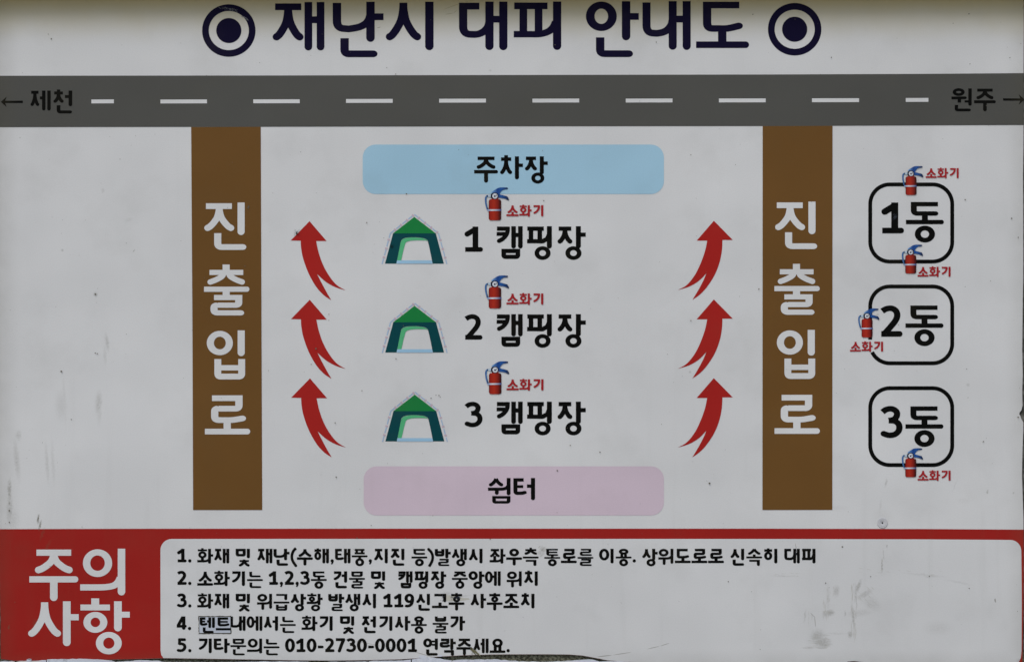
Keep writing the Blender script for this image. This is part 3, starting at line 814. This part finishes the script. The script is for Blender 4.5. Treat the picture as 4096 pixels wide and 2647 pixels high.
# --- curved red arrows
def z6(pts): return [(1024 + x / 2.326, 662 + y / 2.326) for x, y in pts]
def z7(pts): return [(2048 + x / 2.326, 662 + y / 2.326) for x, y in pts]
la = z6([(498, 518), (657, 703)] + cr_spline([(560, 703), (582, 805), (622, 920), (680, 1025), (750, 1110), (832, 1160)], 5)
        + cr_spline([(832, 1160), (740, 1132), (650, 1082), (569, 1010)], 5)[1:] + cr_spline([(569, 1010), (612, 1095), (655, 1175), (700, 1252)], 5)[1:]
        + cr_spline([(700, 1252), (632, 1207), (560, 1128), (490, 1005), (440, 870), (420, 770), (416, 700)], 5)[1:] + [(323, 698)])
ra = z7([(1878, 514), (2054, 693)] + cr_spline([(1958, 693), (1953, 790), (1930, 905), (1882, 1025), (1810, 1135), (1745, 1203), (1678, 1250)], 5)
        + cr_spline([(1678, 1250), (1735, 1155), (1780, 1070), (1808, 1003)], 5)[1:] + cr_spline([(1808, 1003), (1740, 1072), (1650, 1126), (1543, 1158)], 5)[1:]
        + cr_spline([(1543, 1158), (1625, 1112), (1700, 1020), (1757, 905), (1797, 790), (1816, 699)], 5)[1:] + [(1718, 699)])
for pts, dx, dy in ((la, .9, 313.9), (ra, -.1, 314.3)):
    o0 = poly_part('evacuation_arrow', pts, RED, board, 1)
    for k in (1, 2):
        o = o0.copy(); COL.objects.link(o); o.location.x += k * dx * S; o.location.z -= k * dy * S

# --- tent icons
def tent(k):
    ox, oy = 1024 + (1474 + 2 * k) / 2.326, 662 + 913 / 2.326 + 354.9 * k
    g = group_part('tent_icon', ox, oy)
    dx, dy = 2 * k / 2.326, 354.9 * k
    def Z(pts): return [(x + dx, y + dy) for x, y in z6(pts)]
    poly_part('tent_roof', Z([(1473, 479), (1673, 632), (1275, 632)]), GREEN, g, 1.5)
    inner = cr_spline([(1643, 913), (1625, 820), (1603, 722), (1590, 692), (1550, 675), (1470, 668), (1395, 673), (1360, 688), (1346, 715), (1328, 805), (1306, 913)], 4)
    inner[0] = (1643, 913); inner[-1] = (1306, 913)
    poly_part('tent_wall', Z([(1275, 632), (1673, 632), (1748, 913)] + inner + [(1200, 913)]), TEAL, g, 1)
    poly_part('tent_lining', Z([(1313, 884), (1328, 805), (1346, 717), (1358, 692), (1380, 679), (1425, 671), (1470, 669), (1550, 676), (1586, 690), (1597, 704), (1580, 697), (1500, 695), (1440, 699), (1405, 708), (1390, 722), (1372, 785), (1350, 884)]), MINT, g, 2)
    poly_part('tent_floor', Z([(1312, 883), (1637, 883), (1644, 913), (1306, 913)]), FLOOR, g, 2.2)
    P = Z([(1173, 917), (1250, 632), (1473, 455), (1698, 632), (1776, 917)])
    bl_, pk = [], []
    for i in range(4):
        a, b = Vector(P[i]), Vector(P[i + 1]); L_ = (b - a).length; d = (b - a) / L_; t = 0; n = Vector((-d.y, d.x)) * 2.3; j = 0
        step = L_ / (7 if i in (0, 3) else 8)
        while t < L_ - 1:
            if j % 2 == 0: q = (t, min(t + step * 1.3, L_)); bl_.append([tuple(a + d * q[0] + n), tuple(a + d * q[1] + n), tuple(a + d * q[1] - n), tuple(a + d * q[0] - n)])
            else:
                c = a + d * (t + step * .55); m = n * 2.1; e = d * 3.6
                pk.append([tuple(c - e + m), tuple(c + e + m), tuple(c + e - m), tuple(c - e - m)])
            t += step; j += 1
    multi_part('dashed_outline', bl_, DBLU, g, 1.2, ox, oy)
    multi_part('outline_spot', pk, DPNK, g, 1.4, ox, oy)
for k in range(3): tent(k)

# --- fire extinguisher icons (all coordinates relative to the gauge, px of the big ones)
BODYR = print_mat('extinguisher_red_ink', (.4, .02, .01), grad=(0, (-25 * S, 25 * S, [(0, (.13, .008, .006)), (.12, (.36, .018, .010)), (.42, (.46, .03, .012)), (.72, (.26, .014, .008)), (.92, (.04, .004, .003)), (1, (.10, .008, .006))])))
LEVB = print_mat('extinguisher_blue_ink', (.02, .08, .3), grad=(0, (-16 * S, 52 * S, [(0, (.30, .50, .75)), (.16, (.10, .24, .52)), (.38, (.012, .06, .26)), (.62, (.02, .10, .34)), (1, (.010, .022, .07))])))
DKB = print_mat('extinguisher_dark_ink', (.006, .010, .03))
HOSE = print_mat('extinguisher_hose_ink', (.02, .06, .2), grad=(0, (-40 * S, -28 * S, [(0, (.03, .11, .33)), (.45, (.08, .2, .42)), (1, (.008, .02, .07))])))
BAND = print_mat('extinguisher_band_ink', (.6, .65, .7), grad=(0, (-30 * S, 25 * S, [(0, (.25, .35, .6)), (.35, (.75, .77, .8)), (.65, (.45, .5, .62)), (1, (.03, .05, .25))])))
METAL = print_mat('extinguisher_nozzle_ink', (.50, .62, .72))
GAUGE = print_mat('extinguisher_gauge_ink', (.70, .72, .76))
def ext_polys():
    f = 1 / 2.326
    def Q(pts): return [((x - 2223) * f, (y - 285) * f) for x, y in pts]
    body = rrect((2165 - 2223) * f, (315 - 285) * f, (2281 - 2223) * f, (511 - 285) * f, 9, 6)
    parts = [
     ('hose', stroke(Q(cr_spline([(2168, 283), (2148, 286), (2138, 305), (2139, 345), (2147, 385), (2156, 412)], 5)), 7, 6.5, 'f', 'f'), HOSE, 3.0),
     ('cylinder', [body], BODYR, 3.4), ('neck', [Q([(2196, 298), (2252, 298), (2256, 320), (2190, 320)])], BODYR, 3.6),
     ('upper_lever', [Q(cr_spline([(2188, 254), (2222, 228), (2260, 208), (2300, 205), (2338, 207), (2344, 214), (2335, 222), (2305, 226), (2285, 238), (2270, 258), (2262, 275), (2230, 262)], 4, True))], LEVB, 3.5),
     ('lower_lever', [Q([(2245, 268), (2268, 270), (2300, 278), (2338, 288), (2346, 300), (2354, 316), (2349, 325), (2340, 322), (2318, 310), (2290, 304), (2255, 300)])], LEVB, 3.7),
     ('head', [Q(arcpts(2220, 284, 38, 32, 0, 345, 23))], DKB, 3.9), ('nozzle', [Q([(2158, 274), (2184, 272), (2184, 296), (2160, 294)])], METAL, 4.1),
     ('gauge', [Q(arcpts(2223, 285, 25, 25, 0, 342, 19))], GAUGE, 4.3), ('gauge_needle', [Q(arcpts(2222, 287, 8.5, 8.5, 0, 330, 11)), Q([(2230, 270), (2240, 276), (2243, 288), (2237, 286), (2234, 279)])], DKB, 4.5),
     ('band', [Q([(2148, 409), (2282, 408), (2282, 423), (2152, 424)])], BAND, 4.3)]
    return parts
EXT = [(n, flat_mesh(n, *union(p), m), l) for n, p, m, l in ext_polys()]
def extinguisher(gx, gy, s_, hose_side=0):
    g = group_part('extinguisher_icon', gx, gy)
    for n, me, l in EXT:
        o = place(n, me, g, gx, gy, l); o.scale = (s_, 1, s_)
for x, y, s_ in ((1979.7, 784.5, 1), (1979.7, 1136.2, 1), (1980.6, 1478.8, 1), (3643.8, 695.1, .88), (3642.5, 1008.9, .88), (3468, 1263.9, .88), (3642.5, 1821.8, .88)):
    extinguisher(x, y, s_)
W[0] = 1.2
for x, y, e in ((2024.5, 821, 51.5), (2024.5, 1173.4, 51.5), (2025, 1516, 51.5), (3701.5, 673, 46), (3669, 1067, 46), (3399, 1366, 46), (3669, 1881, 46)):
    g = group_part('extinguisher_caption', x + e * 1.5, y + e); text('소화기', x, y, e, e, TRED, g, 3)

W[0] = 1.08
# --- campsite captions
def big_digit(ch, x0, y0, x1, y1, mat, parent, layer):
    o = place('letter', glyph_mesh(ch, mat), parent, x0, y0, layer)
    polys = digit(ch)[0]; xs = [p[0] for q in polys for p in q]; ys = [p[1] for q in polys for p in q]
    sx = (x1 - x0) / (max(xs) - min(xs)); sy = (y1 - y0) / (max(ys) - min(ys))
    o.scale = (sx * S / .001, 1, sy * S / .001)
    o.location.x -= min(xs) * sx * S; o.location.z += min(ys) * sy * S
for k, (ch, y) in enumerate(zip('123', (905, 1256, 1605.6))):
    g = group_part('campsite_caption', 2100, y + 130)
    big_digit(ch, 1858, y + .5, 1932 - (2 if k else 0), y + 102, BLACK, g, 1)
    text('캠핑장', 1975.3, y, 123.4, 130, BLACK, g, 1)

# --- cabin outlines with their numbers
def cabin(y0, y1, ch, dy0, dy1, cellx, ty, gap=None):
    x0, x1, r, t = 3473, 3816.5, 86, 15.5
    h = t / 2
    path = rrect(x0 + h, y0 + h, x1 - h, y1 - h, r - h, 14)
    if gap:
        # start just below the gap on the left side and walk round to just above it
        n = len(path)
        keep = [p for p in path]
        # rotate: path goes bottom-right, bottom-left, top-left, top-right
        i0 = min(range(n), key=lambda i: (path[i][0] - gap[0][0]) ** 2 + (path[i][1] - gap[0][1]) ** 2)
        i1 = next(i for i in range(n) if path[i][0] < x0 + 20 and path[i][1] < (y0 + y1) / 2)
        pts = path[i1:] + path[:i0 + 1]
        polys = stroke([(x0 + h, gap[1][1])] + pts, t, t, 'f', 'f')
    else: polys = stroke(path, t, t, closed=True)
    f = multi_part('cabin_outline', polys, BLACK, board, 1, (x0 + x1) / 2, y1)
    if ch == '1': big_digit(ch, 3525.6, dy0, 3616, dy1, BLACK, f, 1)
    else: big_digit(ch, 3521.5, dy0, 3610, dy1, BLACK, f, 1)
    letter('동', cellx, ty, 158.5, 159, BLACK, f, 1)
cabin(730.4, 1054, '1', 809, 933.7, 3620.2, 806.5)
cabin(1138, 1460, '2', 1221.3, 1346.4, 3618.5, 1220, gap=((3490, 1408), (3480, 1358)))
cabin(1544, 1866.6, '3', 1622.8, 1751, 3618.5, 1622.8)

W[0] = 1.0
# --- red caution strip and notes box
cb = [(-3, 2115), (600, 2113.3), (2048, 2113), (3072, 2113), (3700, 2114.5), (4094, 2117)]
redp = [p for p in cb] + [(4094, 2300), (4093, 2450), (4090, 2600), (4089, 2652), (4080, 2659)] + [p for p in bottom[::-1] if p[0] < 4080 and p[0] > 5] + [(4, 2634), (3, 2610), (2, 2560), (3, 2480), (1, 2420), (-2, 2200)]
redp = [(x, y - .6 if y > 2600 else y) for x, y in redp]
caut = poly_part('caution_strip', redp, CRED, board, 1)
ch = text('주', 113.5, 2193, 204, 209, INKW, caut, 2)
letter('의', 316, 2193, 205, 213, INKW, caut, 2, True)
letter('사', 111, 2403, 205, 205, INKW, caut, 2, True)
letter('항', 319, 2403, 205, 205, INKW, caut, 2, True)
top = arcpts(687, 2199, 45, 45, 180, 270, 8) + [(2048, 2153.5), (3072, 2154), (3700, 2155.5)] + arcpts(4041, 2202, 44, 44, 270, 360, 8)
bot = [(4087, 2400), (4086, 2600), (4083, 2630), (4070, 2658)] + [p for p in bottom[::-1] if 660 < p[0] < 4070] + [(654, 2631), (645, 2618), (642.5, 2600)]
notes = poly_part('notes_box', [(x, y - 1.5 if y > 2610 else y) for x, y in top + bot], NOTEW, board, 2)
EX = 66.35
W[0] = 1.27
text('1. 화재 및 재난(수해,태풍,지진 등)발생시 좌우측 통로를 이용. 상위도로로 신속히 대피', 707, 2193, EX, 67, BLACK, notes, 3)
text('2. 소화기는 1,2,3동 건물 및  캠핑장 중앙에 위치', 707, 2283, EX, 67, BLACK, notes, 3)
text('3. 화재 및 위급상황 발생시 119신고후 사후조치', 707, 2372.8, EX, 67, BLACK, notes, 3)
x = text('4. ', 706, 2463, EX, 67, BLACK, notes, 3)
text('내에서는 화기 및 전기사용 불가', x + 2 * EX, 2462.5, EX, 67, BLACK, notes, 3)
text('5. 기타문의는 010-2730-0001 연락주세요.', 707, 2551.6, EX, 67, BLACK, notes, 3)
# the word that has been patched over with a small sticker in line 4
STK = print_mat('sticker_paper', (.56, .60, .66)); STB = print_mat('sticker_grubby_edge', (.10, .095, .075))
edge = []
P_ = [(794, 2462.5), (925.5, 2461.5), (925.5, 2533), (795, 2533.5)]
for i in range(4):
    a, b = Vector(P_[i]), Vector(P_[(i + 1) % 4]); d = b - a; n = 16
    for j in range(n): edge.append(tuple(a + d * (j / n) + Vector((random.uniform(-1.3, 1.3), random.uniform(-1.3, 1.3)))))
stk = poly_part('sticker', edge, STB, board, 3); stk['label'] = 'small patched word sticker with a grubby dark border'
inner = [(797.5, 2466), (922, 2465.5), (922, 2529), (798, 2529.5)]
poly_part('sticker_face', inner, STK, stk, 3.6)
text('텐트', 798.5, 2467, 64, 62, BLACK, stk, 4.4)

W[0] = 1.0
# --- rubbed streaks and old tape
def streaks(lst, mat, name, layer, parent=board):
    P_ = []
    for (xa, xb, ya, yb, n, L0, L1, ang, wd) in lst:
        for i in range(n):
            x, y = random.uniform(xa, xb), random.uniform(ya, yb); L_ = random.uniform(L0, L1); a = R(ang + random.uniform(-6, 6)); w_ = wd * random.uniform(.6, 1.3)
            d = Vector((math.cos(a), math.sin(a))) * L_ / 2; q = Vector((-math.sin(a), math.cos(a))) * w_ / 2; c = Vector((x, y))
            P_.append([tuple(c - d), tuple(c - q), tuple(c + d), tuple(c + q)])
    o = multi_part(name, P_, mat, parent, layer, 2048, 2400); o['kind'] = 'stuff'; return o
RUB = print_mat('rubbed_dirt', (.55, .54, .49), grime=0); SHINE = print_mat('rubbed_ink', (.05, .058, .075), grime=0)
streaks([(3235, 3320, 2535, 2592, 46, 10, 46, 3, 1.3), (3290, 3318, 2400, 2480, 12, 12, 40, 88, 1.3), (3308, 3340, 2340, 2400, 8, 8, 24, 88, 1.2),
         (3405, 3424, 2330, 2560, 26, 12, 50, 95, 1.6), (3290, 3320, 2440, 2458, 10, 8, 20, 92, 2), (3430, 3500, 2350, 2430, 12, 20, 50, 42, 1.4),
         (3230, 3250, 2450, 2500, 5, 14, 34, 84, 1.3), (3100, 3190, 2290, 2304, 8, 8, 24, 0, 1.0),
         (3430, 3800, 2268, 2312, 20, 8, 26, 8, .9), (3525, 3531, 2230, 2290, 4, 12, 34, 92, 1.6), (2155, 2185, 2180, 2225, 8, 8, 22, -40, 2.0)],
        print_mat('rubbed_dirt', (.55, .54, .49)), 'rubbed_streak', 2.4)
tape = poly_part('tape_remnant', [(1779, 2384), (1786, 2378), (1800, 2379), (1842, 2388), (1875, 2391), (1880, 2395), (1842, 2401), (1804, 2403), (1782, 2402)], print_mat('old_tape', (.57, .555, .48)), board, 2.6)
streaks([(1762, 1778, 2378, 2404, 12, 4, 12, 80, 1.4), (1806, 1838, 2384, 2392, 12, 8, 22, 8, 1.2), (1803, 1836, 2394, 2402, 8, 5, 12, 70, 1.0), (2186, 2226, 2194, 2197, 8, 10, 24, 2, .9),
         (3182, 3190, 2196, 2216, 4, 10, 22, 75, 1.1), (3575, 3584, 850, 880, 8, 10, 28, -35, 1.6)], SHINE, 'scuff_mark', 3.6)
# --- small specks of dirt that sit on the sheet
SPK = print_mat('dried_dirt', (.15, .135, .10), rough=.8, grime=0)
sp_ = []
for (x, y, rx, ry, rot, st) in SPECKS:
    k = .45 + .38 * st; a0 = R(rot)
    pts = []
    for i in range(9):
        a = 2 * math.pi * i / 9; u, v = rx * k * random.uniform(.75, 1.1) * math.cos(a), ry * k * random.uniform(.75, 1.1) * math.sin(a)
        pts.append((x + u * math.cos(a0) - v * math.sin(a0), y - (u * math.sin(a0) + v * math.cos(a0))))
    sp_.append(pts)
for i in range(260):
    x, y = random.uniform(5, 4085), random.uniform(5, 2600); r_ = random.choice((.7, .9, 1.1, 1.1, 1.5))
    sp_.append([(x + r_ * math.cos(a * math.pi / 3) * random.uniform(.7, 1.2), y + r_ * math.sin(a * math.pi / 3)) for a in range(6)])
dust = multi_part('dirt_speck', sp_, SPK, board, 5.2, 2048, 1323); dust['kind'] = 'stuff'
# --- scuffs: ink scraped off the left ring mark
polys = []
for k in range(60):
    t = random.random(); x = 877 + 70 * t + random.gauss(0, 5); y = 26 + 16 * t + random.gauss(0, 3.2); L_ = random.uniform(2, 8); a = R(random.uniform(25, 50))
    if (x - 915) ** 2 + (y - 123) ** 2 > 102 ** 2: continue
    w_ = random.uniform(.25, .7)
    polys.append([(x, y), (x + L_ * math.cos(a), y + L_ * math.sin(a)), (x + L_ * math.cos(a) - w_, y + L_ * math.sin(a) + w_), (x - w_, y + w_)])
for k in range(26):
    t = random.random(); x = 965 + 24 * t; y = 62 + 16 * t + random.gauss(0, 1.6); L_ = random.uniform(3, 10); a = R(random.uniform(25, 45))
    polys.append([(x, y), (x + L_ * math.cos(a), y + L_ * math.sin(a)), (x + L_ * math.cos(a) - .6, y + L_ * math.sin(a) + .7), (x - .6, y + .7)])
SCUF = print_mat('scraped_film', (.22, .23, .24))
sc = multi_part('scuff_mark', polys, SCUF, ring_left, 2, 915, 60); sc['kind'] = 'stuff'

# --- fixing screw pressed into the sheet: dimple rings and a dark hole
def lathe(name, prof, mat, parent, px, py, n=36, mats=None):
    me = bpy.data.meshes.new(name); V, F = [], []
    for r, d in prof:
        for i in range(n):
            a = 2 * math.pi * i / n; V.append((r * S * math.cos(a), -d * S, r * S * math.sin(a)))
    for k in range(len(prof) - 1):
        for i in range(n): j = (i + 1) % n; F.append((k * n + i, k * n + j, (k + 1) * n + j, (k + 1) * n + i))
    F.append(tuple(range((len(prof) - 1) * n, len(prof) * n)))
    me.from_pydata(V, [], F)
    bm = bmesh.new(); bm.from_mesh(me)
    for f in bm.faces:
        f.normal_update()
        if f.normal.y > 0: f.normal_flip()
    bm.to_mesh(me); bm.free(); me.materials.append(mat)
    for p in me.polygons: p.use_smooth = True
    return place(name, me, parent, px, py, 0)
WASH = print_mat('screw_washer_plastic', (.60, .60, .61), rough=.4)
cap = lathe('screw_cap', [(21, .9), (20.3, 2.6), (18.6, 3.2), (17.6, 2.2), (16, 3.0), (14.6, 2.2), (13, 3.4), (11.8, 2.4), (10, 3.4), (9, 2.2), (7, 3.2), (6, 2.0)], WASH, board, 3529.5, 2090)
cap['label'] = 'small round fixing cap with ridged rings and a dark hole'
HOLE = print_mat('screw_hole_dark', (.01, .01, .012))
lathe('screw_hole', [(3.2, 2.6), (2.6, 3.4), (1.2, 3.0)], HOLE, cap, 3529.5, 2090, 14)

# --- dead midges stuck to the sheet: each a small thing of its own
# --- a dried root end caught on the lower edge of the sheet
def root_end():
    bm = bmesh.new()
    for pts, r0 in (([(1888, 2592), (1893, 2600), (1900, 2606), (1910, 2612), (1922, 2622)], 3.2), ([(1884, 2596), (1892, 2603), (1899, 2612), (1906, 2618)], 2.4), ([(1896, 2598), (1905, 2603), (1912, 2611), (1918, 2616)], 2.0), ([(1889, 2588), (1884, 2590), (1880, 2596)], 1.4)):
        pr = None
        for i, (x, y) in enumerate(pts):
            r = r0 * (1 - .7 * i / len(pts)); a, b = pts[max(i - 1, 0)], pts[min(i + 1, len(pts) - 1)]; t = Vector((b[0] - a[0], b[1] - a[1])).normalized()
            ring_ = [bm.verts.new((((x - 1893) - t.y * r * math.cos(k * math.pi / 3)) * S, -(3.4 + r * math.sin(k * math.pi / 3)) * S, -((y - 2600) + t.x * r * math.cos(k * math.pi / 3)) * S)) for k in range(6)]
            if pr:
                for k in range(6): bm.faces.new((pr[k], pr[(k + 1) % 6], ring_[(k + 1) % 6], ring_[k]))
            pr = ring_
    bmesh.ops.recalc_face_normals(bm, faces=bm.faces)
    me = bpy.data.meshes.new('root_end'); bm.to_mesh(me); bm.free(); me.materials.append(print_mat('dry_root', (.20, .185, .10), grime=0, rough=.8))
    tag(link('root_end', me, None, (lx(1893), 0, BASE + lz(2600))), 'small dried olive root end stuck below the last printed line near its full stop', 'root')
root_end()
BUG = print_mat('insect_dark', (.012, .011, .008), grime=0)
def midge(px, py, rot, size, label):
    bm = bmesh.new()
    def ell(c, r):
        m = bmesh.ops.create_icosphere(bm, subdivisions=1, radius=1)['verts']
        for v in m: v.co = Vector((v.co.x * r[0] + c[0], v.co.y * r[1] + c[1], v.co.z * r[2] + c[2])) * S * size
    ell((0, 0, 0), (2.2, 1.8, 4.5)); ell((0, -.4, 5), (1.8, 1.6, 2)); ell((0, -.2, 8), (1.2, 1.1, 1.3)); 
    for s_ in (-1, 1):
        for (a, L_) in ((55, 15), (10, 12), (-40, 16), (75, 18)):
            p0 = Vector((s_ * 1, 0, 3)); p1 = p0 + Vector((s_ * math.cos(R(a)), -.12, math.sin(R(a)))) * L_ * .55; p2 = p1 + Vector((s_ * math.cos(R(a - 35)), .1, math.sin(R(a - 35)))) * L_ * .45
            for A, B in ((p0, p1), (p1, p2)):
                d = (B - A).normalized(); n = Vector((-d.z, 0, d.x)) * .34
                vs = [bm.verts.new(q * S * size) for q in (A + n, B + n, B - n, A - n, A + Vector((0, -.5, 0)), B + Vector((0, -.5, 0)))]
                for q in ((0, 1, 5, 4), (2, 3, 4, 5), (0, 3, 2, 1)): bm.faces.new([vs[i] for i in q])
    me = bpy.data.meshes.new('dead_midge'); bm.to_mesh(me); bm.free(); me.materials.append(BUG)
    o = link('dead_midge', me, None, (lx(px), -.0022, BASE + lz(py))); o.rotation_euler = (0, R(rot), 0)
    tag(o, label, 'insect', 'dead midges stuck to the board')
midge(1187, 936, 4, 1.0, 'tiny dead midge stuck to the head of the top left red arrow')
midge(1567, 988, 15, .75, 'tiny dead midge stuck to the teal wall of the top green tent')

# ================================================================== frame round the board
def paint(name, col, col2, scale=60, rough=.6, bump=.3, thr=(.45, .6)):
    m = bpy.data.materials.new(name); m.use_nodes = True; N, L = m.node_tree.nodes, m.node_tree.links; b = N['Principled BSDF']
    tc = N.new('ShaderNodeTexCoord'); n = N.new('ShaderNodeTexNoise'); n.inputs['Scale'].default_value = scale; n.inputs['Detail'].default_value = 8
    n.inputs['Roughness'].default_value = .65
    L.new(tc.outputs['Object'], n.inputs['Vector'])
    r = N.new('ShaderNodeValToRGB'); r.color_ramp.elements[0].position = thr[0]; r.color_ramp.elements[1].position = thr[1]
    r.color_ramp.elements[0].color = (*col2, 1); r.color_ramp.elements[1].color = (*col, 1)
    L.new(n.outputs['Fac'], r.inputs[0]); L.new(r.outputs[0], b.inputs['Base Color'])
    b.inputs['Roughness'].default_value = rough; b.inputs['Specular IOR Level'].default_value = .25
    bu = N.new('ShaderNodeBump'); bu.inputs['Strength'].default_value = bump; bu.inputs['Distance'].default_value = .002
    L.new(n.outputs['Fac'], bu.inputs['Height']); L.new(bu.outputs[0], b.inputs['Normal'])
    return m
OCHRE = paint('ochre_painted_steel', (.74, .56, .03), (.66, .50, .03), 14, .55, .05)
GREYP = paint('weathered_grey_timber', (.20, .195, .17), (.07, .068, .055), 90)
MOSS = paint('mossy_wet_timber', (.25, .24, .165), (.055, .052, .034), 190, .9, .9, (.42, .60))
FLAKE = paint('flaking_white_paint', (.66, .69, .75), (.46, .48, .52), 50, .6, .5, (.30, .42))
def box(name, x0, x1, y0, y1, z0, z1, mat, parent, bev=.0015):
    bm = bmesh.new()
    v = bmesh.ops.create_cube(bm, size=1)['verts']
    for q in v: q.co = Vector(((x0 + x1) / 2 + q.co.x * (x1 - x0), (y0 + y1) / 2 + q.co.y * (y1 - y0), (z0 + z1) / 2 + q.co.z * (z1 - z0)))
    bmesh.ops.bevel(bm, geom=bm.edges[:], offset=bev, segments=2, affect='EDGES')
    me = bpy.data.meshes.new(name); bm.to_mesh(me); bm.free(); me.materials.append(mat); return link(name, me, parent)
box('backing_board', lx(-60), lx(4170), .0075, .022, lz(2700), lz(-70), GREYP, board)
box('hood', lx(-260), lx(4360), -.046, .022, lz(-16), lz(-16) + .03, OCHRE, board)
for a, b in ((-90, -34), (4130, 4190)):
    box('side_frame', lx(a), lx(b), -.016, .0065, lz(2700), lz(-14), GREYP, board)

# ground in front of the board: it only shows by the light it throws back up
gm = bpy.data.meshes.new('ground'); gm.from_pydata([(-60, -60, 0), (60, -60, 0), (60, 60, 0), (-60, 60, 0)], [], [(0, 1, 2, 3)])
gm.materials.append(paint('pale_gravel', (.36, .34, .30), (.24, .22, .19), 40, .9, .4))
tag(link('ground', gm), kind='structure')
# ================================================================== white ledge with flaking paint under the board
ledge = link('painted_ledge', None, None, (0, 0, BASE + lz(2760)))
tag(ledge, 'weathered ledge with flaking white paint and dark moss along the bottom edge', 'ledge')
def lbox(name, px0, px1, py0, py1, y0, y1, mat):
    o = box(name, lx(px0), lx(px1), y0, y1, lz(py1) - lz(2760), lz(py0) - lz(2760), mat, ledge); return o
# rough timber: a subdivided strip whose top edge is uneven
def rough_strip(name, prof_top, py_bot, yf, thick, mat, jit=0.0):
    V, F = [], []
    n = len(prof_top)
    for x, y in prof_top: V.append((lx(x), yf + random.uniform(-jit, jit), lz(y) - lz(2760)))
    for x, y in prof_top: V.append((lx(x), yf, lz(py_bot) - lz(2760)))
    for x, y in prof_top: V.append((lx(x), yf + thick, lz(y) - lz(2760)))
    for x, y in prof_top: V.append((lx(x), yf + thick, lz(py_bot) - lz(2760)))
    for i in range(n - 1):
        F += [(i, n + i, n + i + 1, i + 1), (i, i + 1, 2 * n + i + 1, 2 * n + i), (2 * n + i, 2 * n + i + 1, 3 * n + i + 1, 3 * n + i), (n + i, 3 * n + i, 3 * n + i + 1, n + i + 1)]
    F += [(0, 2 * n, 3 * n, n), (n - 1, 2 * n - 1, 4 * n - 1, 3 * n - 1)]
    me = bpy.data.meshes.new(name); me.from_pydata(V, [], F); me.materials.append(mat)
    return link(name, me, ledge)
prof = [(-80 + i * 12, 2612 + random.uniform(-2, 2)) for i in range(355)]
# the timber rail stands a little in front of the lower part of the sheet's backing
rough_strip('rail', [(x, 2606) for x in range(-80, 4181, 60)], 2790, .0066, .0008, MOSS)
rough_strip('moss_strip', [(x, 2634 + 3 * math.sin(x / 90) + random.uniform(-1.5, 1.5) if x < 1700 or x > 2420 else 2621 + 3 * math.sin(x / 60) + random.uniform(-2, 2)) for x in range(-80, 2500, 7)], 2790, -.0004 + .0065, .0005, MOSS)
# paint flakes: separate curled patches with cracks between them
def flake(x0, x1, top, yb=2785, front=-.0035):
    pts = []
    n = max(4, int((x1 - x0) / 14))
    for i in range(n + 1):
        x = x0 + (x1 - x0) * i / n; t = top(x) if callable(top) else top
        e = 2.5 * (1 if i in (0, n) else 0)
        pts.append((x + random.uniform(-2, 2), t + e + random.uniform(-1.2, 1.2)))
    pts += [(x1 + random.uniform(-3, 1), yb), (x0 + random.uniform(-1, 3), yb)]
    v, f = union([pts]); m = len(v)
    V = [(lx(x), front + random.uniform(-.0004, .0004), lz(y) - lz(2760)) for x, y in v] + [(lx(x), front + .0015, lz(y) - lz(2760)) for x, y in v]
    F = [list(t) for t in f] + [[i + m for i in t][::-1] for t in f]
    ed = {}
    for t in f:
        for a, b in zip(t, t[1:] + t[:1]): ed[(a, b)] = 1
    F += [[a, b, b + m, a + m] for (a, b) in ed if (b, a) not in ed]
    me = bpy.data.meshes.new('paint_flake'); me.from_pydata(V, [], F)
    bm = bmesh.new(); bm.from_mesh(me); bmesh.ops.recalc_face_normals(bm, faces=bm.faces); bm.to_mesh(me); bm.free()
    me.materials.append(FLAKE); return link('paint_flake', me, ledge)
def interp(tab):
    def f(x):
        for (a, ya), (b, yb) in zip(tab, tab[1:]):
            if a <= x <= b: return ya + (yb - ya) * (x - a) / (b - a)
        return tab[0][1] if x < tab[0][0] else tab[-1][1]
    return f
ftop = interp([(-80, 2640), (0, 2641), (60, 2641), (110, 2640), (150, 2642), (190, 2633), (330, 2632.5), (400, 2635), (455, 2640), (470, 2643), (560, 2638), (640, 2639), (655, 2645),
               (900, 2646), (1060, 2643), (1240, 2644), (1250, 2649), (1320, 2645), (1470, 2643), (1480, 2640), (1600, 2640), (1650, 2632), (1700, 2628), (1735, 2627), (1790, 2636), (1830, 2636), (1980, 2634), (2080, 2642), (2180, 2644),
               (2280, 2640), (2340, 2634), (2370, 2635), (2400, 2643), (2490, 2642), (2530, 2648), (2700, 2665), (4200, 2668)])
cuts = [-80, 64, 188, 464, 1248, 1302, 1476, 1644, 1808, 2540, 3100, 4180]
for a, b in zip(cuts, cuts[1:]): flake(a + 2, b - 2, ftop)
for (x, y, r_) in ((118, 2637, 6), (120, 2634, 4), (1690, 2624, 10), (1760, 2620, 6), (3435, 2648, 5)):
    pts = [(x + r_ * (1 + .3 * random.random()) * math.cos(a * math.pi / 4) * 1.6, y + r_ * .6 * math.sin(a * math.pi / 4)) for a in range(8)]
    v, f = union([pts]); me = flat_mesh('paint_flake', v, f, FLAKE, x, y)
    o = link('paint_flake', me, ledge, (lx(x), -.0036, lz(y) - lz(2760)))
box('ledge_body', lx(-80), lx(4180), .0, .045, lz(2990) - lz(2760), lz(2792) - lz(2760), FLAKE, ledge)
